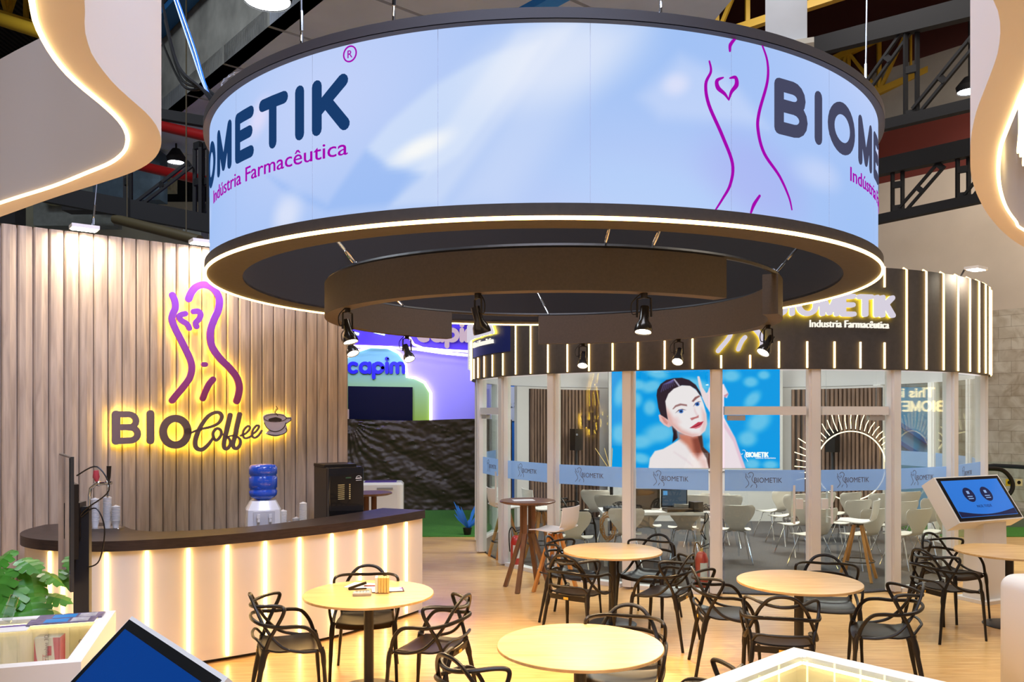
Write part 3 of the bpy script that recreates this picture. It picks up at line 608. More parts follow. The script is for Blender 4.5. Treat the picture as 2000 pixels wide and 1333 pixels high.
for q in range(9): C = pp(C, [(440+q*28, 290-q*14), (470+q*20, 190-q*3), (590, 135), (600, 142), (480+q*20, 200-q*3), (450+q*28, 290-q*14)], 5, (120, 110, 185), .5)
C = pp(C, [(596, 130), (612, 128), (680, 215), (660, 220)], 5, (205, 190, 215), .9)
C = pp(C, [(585, 495), (620, 450), (680, 428), (760, 440), (765, 462), (690, 452), (630, 470), (595, 500)], 6, (150, 95, 95), .85); C = pp(C, [(820, 400), (860, 350), (910, 328), (925, 340), (880, 370), (840, 410)], 7, (140, 80, 78), .9)
C = pp(C, [(625, 545), (660, 510), (700, 500), (745, 512), (715, 540), (670, 550)], 4, (235, 228, 240)); C = pp(C, [(620, 545), (660, 504), (705, 494), (752, 508), (705, 506), (662, 516)], 5, (90, 50, 60), .9)
C = pp(C, [(840, 465), (865, 430), (900, 412), (925, 412), (915, 440), (880, 458)], 4, (232, 226, 240)); C = pp(C, [(838, 465), (862, 424), (900, 404), (932, 404), (900, 416), (866, 436)], 5, (90, 50, 60), .9)
for cx, cy in ((690, 524), (888, 436)): C = paint(C, ell(P, cx, cy, 26, 24, .4), (60, 110, 190)); C = paint(C, ell(P, cx, cy, 11, 11, .5), (15, 20, 50))
C = pp(C, [(800, 610), (830, 600), (870, 590), (905, 570), (905, 600), (860, 615), (820, 635)], 7, (190, 95, 95), .85); C = pp(C, [(850, 470), (880, 540), (905, 575), (880, 585), (850, 520)], 14, (240, 200, 205), .7)
C = pp(C, [(795, 728), (850, 690), (900, 655), (930, 655), (965, 645), (940, 690), (880, 720), (820, 732)], 5, (205, 60, 80)); C = pp(C, [(825, 730), (890, 715), (945, 685), (920, 720), (870, 738)], 6, (235, 120, 135))
C = pp(C, [(790, 732), (850, 712), (900, 690), (965, 650), (905, 700), (850, 722)], 3, (130, 30, 50), .8)
vs = [(XS0+a*(XS1-XS0), YS, ZV0+b*(ZV1-ZV0)) for a, b in zip(gx.ravel(), gy.ravel())]
sc = kid(MB().add(vs, [(j*(NX+1)+i, j*(NX+1)+i+1, (j+1)*(NX+1)+i+1, (j+1)*(NX+1)+i) for j in range(NY) for i in range(NX)]).build('screen', vcolmat('video_wall_light', .95)), vw); setcol(sc, C)
vmap = lambda a, b, d: (XS0+(a+155)/2050*(XS1-XS0), YS-.002-d, ZV0+(1220-b)/1228*(ZV1-ZV0))
WINK = emit('white_screen_ink', (1, 1, 1), 1.0)
m = MB(); word(m, 'BIOMETIK', 0, 0, 50, 15, 12, lambda a, b, d: vmap(1487+a, 1080-b, d), 0, .003, sx=.72); kid(m.build('lettering', WINK), vw)
kid(text_mb('Industria Farmacêutica', 30, lambda a, b, d: vmap(1600+a, 1105-b, d), 0, .003, width=245).build('lettering', WINK), vw)
m = MB(); m.ribbon([(1440, 1000), (1465, 1000), (1478, 1030), (1465, 1080), (1490, 1110), (1505, 1140)], 5, vmap, 0, .003); m.ribbon([(1420, 1045), (1432, 1052), (1442, 1040)], 5, vmap, 0, .003); kid(m.build('torso_drawing', WINK), vw)
m = MB(); m.box(((XS0+XS1)/2, YS+.07, (ZV0+ZV1)/2), (XS1-XS0+.12, .12, ZV1-ZV0+.12)); m.box(((XS0+XS1)/2, YS+.15, .5), (XS1-XS0+.15, .2, 1.0)); kid(m.build('screen_case', mat('light_grey_case', (.55, .54, .52), .6)), vw)
area('booth_lamp', (2.2, 12.6, 3.6), (0, 0, 0), .9, .9, 95, (1, .96, .92)); area('booth_lamp', (4.8, 12.6, 3.6), (0, 0, 0), .9, .9, 95, (1, .96, .92)); area('booth_lamp', (3.4, 14.8, 3.6), (0, 0, 0), 1.2, .6, 60, (1, .96, .92))
for px, lab in ((1880, 'small white flood lamp on top of the booth fascia, right of the sign'),):
    t, z = cyl_hit(px, 541, BX, BY, BR); p = Vector(bp(t, BR+.16, 3.93)); e = empty('flood_lamp', bp(t, BR, 3.85), 0, lab, 'flood lamp'); m = MB(); m.box(p, (.26, .17, .035), rz=t); kid(m.build('housing', WHITEP), e)
    m = MB(); m.box(p-Vector((0, 0, .02)), (.22, .13, .006), rz=t); kid(m.build('lens', emit('flood_lens', (1, .93, .8), 22)), e); m = MB(); m.tube([bp(t, BR-.03, 3.84), bp(t, BR+.02, 3.93), p], .012, 6); kid(m.build('arm', BLACKM), e)
    area('flood_light', tuple(p-Vector((0, 0, .04))), (radians(12)*0, 0, t), .22, .12, 18, (1, .88, .68))

# ============================================================ TIMBER WALL AND COFFEE SIGN
WD = Vector((.795, .607, 0)).normalized(); WN = Vector((WD.y, -WD.x, 0)); WA = Vector((-4.626, 7.75, 0)); WH = 3.90
TIMB = wood('washed_oak_boards', lin(160, 140, 120), lin(198, 176, 152), (9, 9, .7), .5, bands=2.2, dist=6)
m = MB(); L0, L1, pw = -1.43, 3.38, .13; n = int(round((L1-L0)/pw)); front = []
for i in range(n):
    a = L0+i*pw; j = (i*7 % 5)
    for s, dd in ((a+.006, .0), (a+.02, .012), (a+pw*.55, .014), (a+pw-.006, .001+.004*(j % 2)), (a+pw-.0035, -.03), (a+pw+.0035, -.03)): front.append((s, dd))
o = []
for s, dd in front: p = WA+WD*s+WN*dd; o += [(p.x, p.y, 0), (p.x, p.y, WH)]
m.add(o, [(2*i, 2*i+2, 2*i+3, 2*i+1) for i in range(len(front)-1)])
a, b = WA+WD*L0-WN*.16, WA+WD*(L1)-WN*.16; fa, fb = WA+WD*L0, WA+WD*L1
k = len(m.v); m.add([tuple(a), tuple(b), (a.x, a.y, WH), (b.x, b.y, WH), tuple(fa-WN*.014), tuple(fb-WN*.014), (fa.x, fa.y, WH), (fb.x, fb.y, WH)], [(1, 0, 2, 3), (0, 4, 6, 2), (5, 1, 3, 7), (2, 6, 7, 3)])
struct(m.build('wall_left', TIMB))
def wmapf(s0, z0, k):   # sign coordinates in pixels of the drawing -> wall plane
    return lambda a, b, d: WA+WD*(s0+a*k)+Vector((0, 0, z0-b*k))+WN*d
def wall_sz(px, py):
    p = on_plane(px, py, WA, WN); return ((p-WA).dot(WD), p.z)
def wpx(px, py, d): s, z = wall_sz(px, py); return WA+WD*s+Vector((0, 0, z))+WN*(d+.016)
cs = empty('coffee_sign', wpx(385, 740, 0), 0, 'large halo-lit sign with purple torso emblem and brown lettering on the timber wall', 'sign')
m = bpy.data.materials.new('violet_fading_panel'); m.use_nodes = True; nt = m.node_tree; b_ = nt.nodes['Principled BSDF']; g_ = nt.nodes.new('ShaderNodeNewGeometry'); sx_ = nt.nodes.new('ShaderNodeSeparateXYZ'); mr = nt.nodes.new('ShaderNodeMapRange'); mr.inputs[1].default_value = 2.3; mr.inputs[2].default_value = 3.4
rp = ramp(nt, [(0, lin(160, 62, 120)), (1, lin(140, 60, 205))]); nt.links.new(g_.outputs['Position'], sx_.inputs[0]); nt.links.new(sx_.outputs[2], mr.inputs[0]); nt.links.new(mr.outputs[0], rp.inputs[0]); nt.links.new(rp.outputs[0], b_.inputs['Base Color']); b_.inputs['Roughness'].default_value = .6
VIO = m; BRO = mat('brown_sign_face', lin(128, 104, 102), .6); HALO = emit('yellow_halo', (1, .66, .05), 26)
kx = 1/4.443; k2 = 1/5.263
def stroke_px(name, L, matf, conv):
    f = MB(); h = MB(); ss = []
    for pts, wv, sm in L:
        q = [wall_sz(*conv(p)) for p in pts]; sc_ = on_plane(385, 740, WA, WN).y/F*1.22
        W = [x*sc_ for x in wv] if hasattr(wv, '__len__') else wv*sc_
        mp = lambda a, b, d: WA+WD*a+Vector((0, 0, b))+WN*(d+.016)
        f.ribbon(q, W, mp, .045, .07, smooth=sm); h.ribbon(q, [x*.7 for x in W] if hasattr(W, '__len__') else W*.7, mp, .036, .044, smooth=sm)
    kid(f.build(name, matf), cs); kid(h.build(name+'_halo', HALO), cs)
c1 = lambda p: (300+p[0]*kx, 520+p[1]*kx); c2 = lambda p: (200+p[0]*k2, 760+p[1]*k2)
stroke_px('torso_emblem', [([tuple(p) for p in pts], wv*kx, True) for pts, wv in FIG]+[([(412, 858), (430, 858)], 34*kx, False)], VIO, c1)
stroke_px('block_lettering', [([(122, 262), (122, 535)], 62*k2, False), ([(122, 262), (240, 262)]+arcp(250, 330, 75, 68, -90, 60, 8)+[(285, 392), (122, 395)], 50*k2, False), ([(250, 397)]+arcp(262, 462, 80, 68, -70, 90, 9)+[(122, 535)], 52*k2, False),
          ([(473, 256), (473, 530)], 60*k2, False), (arcp(728, 440, 126, 136, 0, 360, 32), 62*k2, False)], BRO, c2)
stroke_px('script_lettering', [([(885, 455), (960, 420), (1090, 390), (1170, 350), (1203, 290), (1180, 248), (1130, 245), (1060, 285), (990, 380), (945, 480), (930, 560), (950, 610), (1000, 622), (1050, 585), (1095, 530), (1115, 495)], [x*k2 for x in (14, 18, 22, 26, 34, 30, 28, 30, 34, 40, 38, 36, 34, 30, 24, 18)], True),
          ([(1125, 515), (1112, 455), (1150, 408), (1192, 425), (1192, 480), (1150, 527), (1120, 510)], 24*k2, True), ([(1190, 462), (1235, 470)], 14*k2, False),
          ([(1287, 272), (1262, 380), (1240, 480), (1222, 570), (1238, 615), (1272, 600), (1290, 550), (1272, 505), (1230, 485)], [x*k2 for x in (44, 44, 40, 34, 28, 30, 26, 20, 16)], True), ([(1385, 262), (1360, 370), (1338, 480), (1318, 570), (1336, 610), (1370, 600), (1392, 550), (1378, 505), (1320, 480), (1270, 490)], [x*k2 for x in (42, 44, 40, 34, 28, 30, 26, 20, 16, 14)], True),
          ([(1395, 480), (1450, 455), (1490, 405), (1470, 382), (1430, 420), (1416, 470), (1440, 506), (1490, 492), (1520, 462)], 18*k2, True), ([(1520, 462), (1560, 430), (1584, 385), (1558, 378), (1522, 420), (1510, 470), (1535, 502), (1575, 480), (1610, 430)], 18*k2, True)], BRO, c2)
# cup emblem
mp = lambda a, b, d: wpx(*c2((a, b)), d)
CUPW = mat('pale_lilac_face', lin(212, 200, 212), .6)
m = MB(); pl = [(1625, 290), (1660, 262), (1740, 250), (1830, 262), (1865, 290), (1915, 292), (1912, 320), (1860, 362), (1868, 400), (1850, 450), (1770, 488), (1690, 478), (1652, 455), (1690, 430), (1645, 370)]
pl = catmull(pl, 1, 4, closed=True)[0]; k = len(pl); cpt = (1745, 365)
m.add([mp(*p, .07) for p in pl]+[mp(*p, .045) for p in pl]+[mp(*cpt, .07), mp(*cpt, .045)], [(2*k, (i+1) % k, i) for i in range(k)]+[(2*k+1, k+i, k+(i+1) % k) for i in range(k)]+[(i, (i+1) % k, k+(i+1) % k, k+i) for i in range(k)]); kid(m.build('cup_plate', CUPW), cs)
m = MB(); pl2 = [(cpt[0]+(p[0]-cpt[0])*.93, cpt[1]+(p[1]-cpt[1])*.93) for p in pl]; m.add([mp(*p, .036) for p in pl2], [tuple(range(k))]); kid(m.build('cup_plate_halo', HALO), cs)
m = MB(); E_ = lambda cx, cy, rx, ry, a0, a1: arcp(cx, cy, rx, ry, a0, a1, 16)
for pts, wv in ((E_(1745, 300, 115, 38, 0, 360), 5), (E_(1745, 330, 112, 108, 10, 170), 8), (E_(1750, 425, 115, 52, -25, 130), 8), ([(1862, 300), (1908, 300), (1905, 325), (1862, 355)], 7), ([(1755, 180), (1772, 205), (1745, 240), (1758, 258), (1772, 275)], 7), ([(1740, 250), (1742, 225), (1760, 205)], 5)):
    m.ribbon(pts, wv, mp, .0705, .074, smooth=False)
m.ribbon([(1690, 318), (1750, 312), (1800, 318)], [26, 44, 26], mp, .0705, .073); kid(m.build('cup_drawing', mat('dark_brown_line', (.045, .03, .025), .6)), cs)
# flood lamps on top of the timber wall
for px, lab in ((158, 'bright flood lamp clipped on top of the timber wall, left one'), (386, 'bright flood lamp on top of the timber wall, right one beside the screen ring')):
    s, z = wall_sz(px, 455); p = WA+WD*s+WN*.17+Vector((0, 0, WH+.02)); rz = atan2(WD.y, WD.x); e = empty('flood_lamp', WA+WD*s+Vector((0, 0, WH)), 0, lab, 'flood lamp', None)
    m = MB(); m.box(p, (.24, .16, .035), rz=rz); kid(m.build('housing', WHITEP), e); m = MB(); m.box(p-Vector((0, 0, .021)), (.21, .13, .006), rz=rz); kid(m.build('lens', emit('flood_lens', (1, .93, .8), 22)), e)
    m = MB(); m.tube([WA+WD*s-WN*.05+Vector((0, 0, WH)), WA+WD*s+WN*.02+Vector((0, 0, WH+.05)), p], .012, 6); kid(m.build('arm', BLACKM), e)
    area('flood_light', tuple(p-Vector((0, 0, .04))), (0, 0, rz), .2, .12, 17, (1, .86, .68))
s, z = wall_sz(180, 450); p = WA+WD*s+Vector((0, 0, WH+.03)); cable(p+Vector((.25, 0, 2.6)), p, 'steel cable bracing the top of the timber wall', None)

# ============================================================ COUNTER
FR = [(-4.33, 7.75), (-4.31, 7.4), (-4.15, 7.08), (-3.85, 6.86), (-3.5, 6.785), (-3.25, 6.79), (-3.0, 6.87), (-2.72, 7.0), (-2.44, 7.18), (-2.19, 7.37), (-1.945, 7.6), (-1.7, 7.84), (-1.49, 8.1), (-1.285, 8.4), (-1.11, 8.67), (-.965, 8.93)]
BK = [(-1.41, 9.1), (-1.65, 8.65), (-1.93, 8.22), (-2.2, 7.85), (-2.5, 7.55), (-2.8, 7.38), (-3.15, 7.3), (-3.4, 7.42), (-3.6, 7.66), (-3.85, 7.86), (-4.1, 7.92)]
FRs = catmull(FR, 1, 5)[0]; BKs = catmull(BK, 1, 4)[0]
def inset(L, d):
    o = []
    for i in range(len(L)):
        a, b = L[max(i-1, 0)], L[min(i+1, len(L)-1)]; dx, dy = b[0]-a[0], b[1]-a[1]; l = hypot(dx, dy); o.append((L[i][0]-dy/l*d, L[i][1]+dx/l*d))
    return o
ctr = empty('coffee_counter', (-2.6, 7.6, 0), 0, 'long curved white counter with black top and glowing vertical strips before the timber wall', 'counter')
def strip_prism(A, B, z0, z1):   # polygon A + reversed B is given already in order
    import mathutils.geometry as mg
    P_ = A+B; tri = mg.tessellate_polygon([[Vector((x, y, 0)) for x, y in P_]]); k = len(P_); m = MB()
    m.add([(x, y, z0) for x, y in P_]+[(x, y, z1) for x, y in P_], [tuple(t) for t in tri]+[tuple(i+k for i in t) for t in tri]+[(i, (i+1) % k, k+(i+1) % k, k+i) for i in range(k)]); return m
COUNTW = mat('white_counter_front', (.86, .8, .7), .4)
kid(strip_prism(inset(FRs, .0), inset(BKs, .03), .035, 1.015).build('body', COUNTW, smooth=30), ctr)
kid(strip_prism(inset(FRs, .05), inset(BKs, .08), 0, .036).build('kickboard', BLACKM, smooth=30), ctr)
kid(strip_prism(inset(FRs, -.035), inset(BKs, -.01), 1.015, 1.1).build('worktop', wood('dark_wenge_top', lin(38, 28, 26), lin(60, 46, 42), (3, 3, 30), .42, bands=3), smooth=30), ctr)
for px in (98, 123, 150, 208, 287, 368, 444, 518, 585, 648, 703, 752, 793):
    u = (px-1000)/F; best = None
    for a, b in zip(FRs, FRs[1:]):
        fa, fb = a[0]-u*a[1], b[0]-u*b[1]
        if fa*fb <= 0: t = fa/(fa-fb); best = (a[0]+(b[0]-a[0])*t, a[1]+(b[1]-a[1])*t, b[0]-a[0], b[1]-a[1]); 
        if best and px < 130 and best[1] < 7.2: pass
    if best:
        l = hypot(best[2], best[3]); nx, ny = best[3]/l, -best[2]/l; x, y = best[0]+nx*.006, best[1]+ny*.006
        kid(MB().tube([(x, y, .05), (x, y, .5), (x, y, 1.0)], .013, 6).build('led_strip', emit('warm_led_counter', (1, .6, .18), 17)), ctr)
sh = strip_prism([(-1.46, 9.12), (-1.72, 8.66), (-2.0, 8.24), (-2.3, 7.9), (-2.6, 7.62), (-2.9, 7.46)], [(-3.75, 8.36), (-2.1, 9.62)][::1], .84, .9)
sh = sh.build('rear_shelf', mat('dark_shelf', (.04, .035, .03), .5)); kid(sh, ctr)

# ------------------------------------------------------------ on the counter
def rot(x, y, c, a): return (c[0]+x*cos(a)-y*sin(a), c[1]+x*sin(a)+y*cos(a))
# water cooler
wc = empty('water_dispenser', (-2.46, 8.2, .9), 0, 'white water dispenser with a blue bottle in front of the timber wall', 'water dispenser'); X, Y, rzw = -2.46, 8.2, radians(20)
m = MB(); 
for z0, z1, w0, w1 in ((.9, 1.2, .35, .33), (1.2, 1.285, .33, .24)):
    vs = []
    for z, ww in ((z0, w0), (z1, w1)):
        for i in range(24): a = 2*pi*i/24; r = ww/2/max(abs(cos(a))**6+abs(sin(a))**6, 1e-9)**(1/6); vs.append((*rot(r*cos(a), r*sin(a), (X, Y), rzw), z))
    m.add(vs, [(i, (i+1) % 24, 24+(i+1) % 24, 24+i) for i in range(24)]+[tuple(range(24, 48))])
kid(m.build('body', mat('white_gloss_plastic', (.8, .8, .82), .25, coat=.3), smooth=True), wc)
BLUEB = mat('blue_bottle', (.03, .13, .75), .12, trans=.35, coat=.5)
kid(MB().lathe([(.03, 0), (.06, .01), (.115, .04), (.133, .06), (.137, .1), (.128, .11), (.128, .125), (.137, .135), (.137, .19), (.137, .235), (.128, .245), (.128, .26), (.137, .27), (.137, .33), (.12, .355), (.06, .365), (0, .365)], 32, (X, Y, 1.275)).build('bottle', BLUEB, smooth=60), wc)
fx = lambda a, b: rot(a, b, (X, Y), rzw)
m = MB(); m.box((*fx(0, -.17), 1.11), (.2, .02, .16), rz=rzw); kid(m.build('recess_panel', mat('pale_grey_plastic', (.6, .6, .63), .4)), wc)
for q in (-.055, .055):
    m = MB(); p = fx(q, -.2); m.tube([(*fx(q, -.16), 1.12), (*p, 1.12), (*p, 1.09)], .013, 8); m.box((*fx(q, -.2), 1.145), (.028, .02, .04), rz=rzw); kid(m.build('tap', WHITE if q < 0 else mat('white_gloss_plastic', (.8, .8, .82), .25)), wc)
# cups
CUP = mat('translucent_cup', (.75, .75, .74), .4, trans=.3)
for (x, y, z, n, lab) in ((-2.29, 8.3, .9, 16, 'tall stack of white cups nearest the water dispenser'), (-2.2, 8.2, .9, 8, 'middle stack of clear cups'), (-2.17, 8.34, .9, 10, 'low stack of clear cups behind'), (-2.09, 8.3, .9, 22, 'tallest stack of white cups, right of the others')):
    m = MB(); prof = [(.0, 0), (.024, 0)]; zz = 0
    for i in range(n): prof += [(.036, .06+i*.013), (.038, .063+i*.013), (.038, .068+i*.013), (.034, .07+i*.013)]
    prof.append((0, .07+n*.013)); m.lathe(prof, 14, (x, y, z)); o = m.build('cup_stack', CUP if n < 12 else WHITE, smooth=60); tag(o, lab+' on the coffee counter', 'cups', 'disposable cups by the water dispenser')
# coffee machine
cm = empty('coffee_machine', (-1.86, 8.92, .9), 0, 'black coffee vending machine at the right end of the timber wall', 'coffee machine'); CX, CY, rc = -1.86, 8.92, radians(33); GB = mat('gloss_black', (.012, .011, .012), .12, coat=.6)
f2 = lambda a, b: rot(a, b, (CX, CY), rc)
m = MB(); m.box((*f2(0, .03), 1.24), (.4, .4, .66), rz=rc, bev=.015); kid(m.build('cabinet', mat('brown_black_case', (.03, .024, .02), .35)), cm)
m = MB(); m.box((*f2(0, -.19), 1.28), (.39, .05, .58), rz=rc, bev=.012); kid(m.build('door', GB), cm)
m = MB(); m.box((*f2(-.03, .04), 1.585), (.36, .34, .03), rz=rc, bev=.01); kid(m.build('lid', BLACK), cm)
m = MB()
for r_ in range(8): m.box((*f2(-.06, -.217), 1.24+r_*.021), (.07, .004, .008), rz=rc); m.box((*f2(.035, -.217), 1.24+r_*.021), (.014, .004, .012), rz=rc)
kid(m.build('buttons', mat('brass_button', (.8, .6, .25), .35)), cm)
m = MB(); m.box((*f2(.02, -.217), 1.46), (.06, .003, .014), rz=rc); kid(m.build('display', mat('dim_display', (.05, .12, .06), .3)), cm)
m = MB(); m.box((*f2(.07, -.216), 1.01), (.16, .03, .1), rz=rc); kid(m.build('cup_bay', BLACK), cm)
lg = MB(); mpc = lambda a, b, d: Vector((*f2(.135+a, -.2165-d), 1.44+b)); lg.ribbon(arcp(0, .02, .026, .016, 0, 180, 8), .006, mpc, 0, .001, smooth=False); lg.ribbon([(-.03, .01), (.03, .012)], .012, mpc, 0, .001); lg.ribbon([(-.028, -.012), (.03, -.01)], .006, mpc, 0, .001); kid(lg.build('emblem', mat('white_print', (.8, .8, .8), .5)), cm)
# beer tap tower with cups at the left end
bt_ = empty('tap_tower', (-3.72, 7.42, 1.1), 0, 'chrome drinks tap tower with red and black handles on the left end of the counter', 'tap tower'); X, Y = -3.72, 7.42
m = MB(); m.tube([(X-.06, Y, 1.1), (X-.06, Y, 1.4), (X-.05, Y, 1.47), (X, Y, 1.51), (X+.14, Y, 1.52)], .016, 10); m.tube([(X+.11, Y, 1.52), (X+.12, Y-.03, 1.46), (X+.12, Y-.03, 1.4)], .011, 8); m.ball((X+.02, Y, 1.515), .026); m.ball((X+.1, Y, 1.52), .024); kid(m.build('pipe', CHROME, smooth=60), bt_)
kid(MB().tube([(X+.005, Y, 1.53), (X, Y, 1.57), (X-.002, Y, 1.63)], [.012, .03, .022], 10).build('tap_handle', mat('red_blue_handle', (.5, .06, .08), .3), smooth=60, label='red tap handle'), bt_)
kid(MB().tube([(X+.11, Y, 1.53), (X+.112, Y, 1.57), (X+.115, Y, 1.67)], [.01, .016, .02], 10).build('tap_handle', BLACK, smooth=60, label='black tap handle'), bt_)
m = MB(); m.box((X+.1, Y-.02, 1.112), (.26, .18, .024), rz=.2, bev=.01); o = m.build('drip_tray', CHROME); kid(o, bt_)
for (x, y, n, lab) in ((X+.0, Y-.02, 15, 'stack of clear cups by the tap tower, next to the monitor'), (X+.1, Y+.0, 16, 'tall middle stack of clear cups under the taps'), (X+.19, Y-.03, 10, 'short stack of clear cups right of the taps')):
    m = MB(); prof = [(.0, 0), (.024, 0)]
    for i in range(n): prof += [(.036, .06+i*.013), (.038, .064+i*.013), (.034, .07+i*.013)]
    prof.append((0, .07+n*.013)); m.lathe(prof, 14, (x, y, 1.125)); tag(m.build('cup_stack', CUP, smooth=60), lab, 'cups', 'disposable cups at the tap tower')

# ------------------------------------------------------------ monitor on its post, seen edge-on
mo = empty('display_monitor', (-2.92, 5.6, 0), 0, 'tall thin black monitor on a dark floor post, seen edge-on before the counter', 'monitor')
vdir = Vector((-.5372, 1, 0)).normalized(); a_ = atan2(vdir.y, vdir.x)+radians(7); dv = Vector((cos(a_), sin(a_), 0)); nv = Vector((-dv.y, dv.x, 0))
pc = Vector((-3.02, 5.62, 1.42))
m = MB(); M_ = Matrix.Rotation(a_, 4, 'Z'); m.box(pc, (.56, .022, .88), rz=a_); kid(m.build('casing', mat('dark_monitor_case', (.03, .03, .03), .3)), mo)
m = MB(); m.box(pc+nv*.014, (.545, .006, .865), rz=a_); kid(m.build('screen', mat('black_mirror_screen', (.02, .02, .02), .04, coat=1)), mo)
m = MB(); m.box(pc-nv*.03, (.3, .05, .5), rz=a_); kid(m.build('back_housing', BLACK), mo)
p2 = Vector((-2.92, 5.64, 0)); m = MB(); m.box((p2.x, p2.y, .76), (.1, .05, 1.5), rz=radians(8)); m.box((p2.x, p2.y, .012), (.5, .4, .024), rz=0); kid(m.build('post', BLACKM), mo)
m = MB(); m.box((p2.x-.05, p2.y, 1.42), (.1, .12, .24), rz=radians(8)); kid(m.build('wall_mount', BLACK), mo)
m = MB(); m.tube(catmull([(p2.x-.03, p2.y-.02, 1.72), (p2.x+.1, p2.y, 1.78), (p2.x+.18, p2.y, 1.62), (p2.x+.02, p2.y-.03, 1.48), (p2.x-.02, p2.y-.03, 1.38)], 1, 6)[0], .005, 5); m.tube(catmull([(p2.x-.0, p2.y-.03, 1.44), (p2.x+.1, p2.y-.02, 1.5), (p2.x+.16, p2.y-.02, 1.36), (p2.x+.13, p2.y-.03, 1.15), (p2.x+.05, p2.y-.03, 1.1)], 1, 6)[0], .005, 5); kid(m.build('cable', BLACK, smooth=60), mo)

# ------------------------------------------------------------ plant
LEAFM = mat('monstera_leaf', lin(70, 135, 42), .3, noise=.35, scale=4)
pt = empty('potted_monstera', (-3.78, 6.05, 0), 0, 'green monstera plant with large split leaves before the timber wall', 'potted plant')
kid(MB().lathe([(0, 0), (.15, 0), (.2, .36), (.21, .4), (.19, .4), (.17, .34), (0, .34)], 28, (-3.78, 6.05, 0)).build('pot', mat('dark_clay_pot', (.08, .07, .06), .6), smooth=60), pt)
random.seed(11)
def leaf(c, yaw, pitch, size, roll=0):
    # heart outline with deep cuts between lobes, folded a little along the midrib
    half = []
    for k in range(5):
        t = k/4; y = -.1+.96*t; w_ = .5*sin(pi*min(1, (t*.78+.22)))**.7
        half += [(w_*.98, y+.01), (w_, y+.1), (w_*.93, y+.2), (w_*.52, y+.165), (w_*.55, y+.2)] if k < 4 else [(.0, 1.0)]
    half = [(0.0, 0)]+[(.22, -.16)]+half; m = MB(); Rm = Matrix.Translation(c) @ Matrix.Rotation(yaw, 4, 'Z') @ Matrix.Rotation(pitch, 4, 'X') @ Matrix.Rotation(roll, 4, 'Y')
    for s in (-1, 1):
        o = len(m.v); pts = []
        for x, y in half: pts.append(Rm @ Vector((s*x*size, y*size, -(x*x*.5+.28*max(y, 0)**2)*size)))
        sp = [Rm @ Vector((0, y*size, -.28*max(y, 0)**2*size)) for x, y in half]
        m.v += [tuple(p) for p in pts]+[tuple(p) for p in sp]; k = len(half)
        for i in range(k-1): m.f.append((o+i, o+i+1, o+k+i+1, o+k+i) if s > 0 else (o+k+i, o+k+i+1, o+i+1, o+i))
    return m
for (px, py, yy, sz, yaw, pit) in ((20, 1080, 6.1, .22, 2.6, -.5), (45, 1095, 6.0, .2, -2.0, -.2), (10, 1120, 5.9, .3, 2.9, -.7), (60, 1125, 6.0, .26, -2.3, -.8), (85, 1120, 6.1, .2, -1.6, -.3), (30, 1150, 5.85, .26, 3.1, -.6), (15, 1175, 5.8, .32, 2.4, -.9), (60, 1175, 5.85, .28, -2.5, -.5), (90, 1165, 6.1, .2, -1.4, -.1), (45, 1200, 5.8, .26, -2.8, -.8), (100, 1190, 6.0, .2, -1.2, -.4), (0, 1095, 6.2, .24, 1.8, -.3), (75, 1205, 5.9, .24, -1.9, -.5), (5, 1210, 5.8, .26, 2.2, -.6), (-15, 1140, 5.9, .28, 2, -.5), (25, 1225, 5.75, .25, 3.0, -.4)):
    c = Vector(at_y(px, py, yy)); kid(leaf(c, yaw, pit, sz*.95, random.uniform(-.3, .3)).build('leaf', LEAFM, smooth=True), pt)
    mid = Vector((-3.78, 6.05, .34)).lerp(c, .55)+Vector((0, 0, .12)); kid(MB().tube(catmull([(-3.78+random.uniform(-.05, .05), 6.05, .33), tuple(mid), tuple(c)], 1, 5)[0], .007, 6).build('stem', mat('green_stem', lin(90, 130, 50), .5), smooth=True), pt)

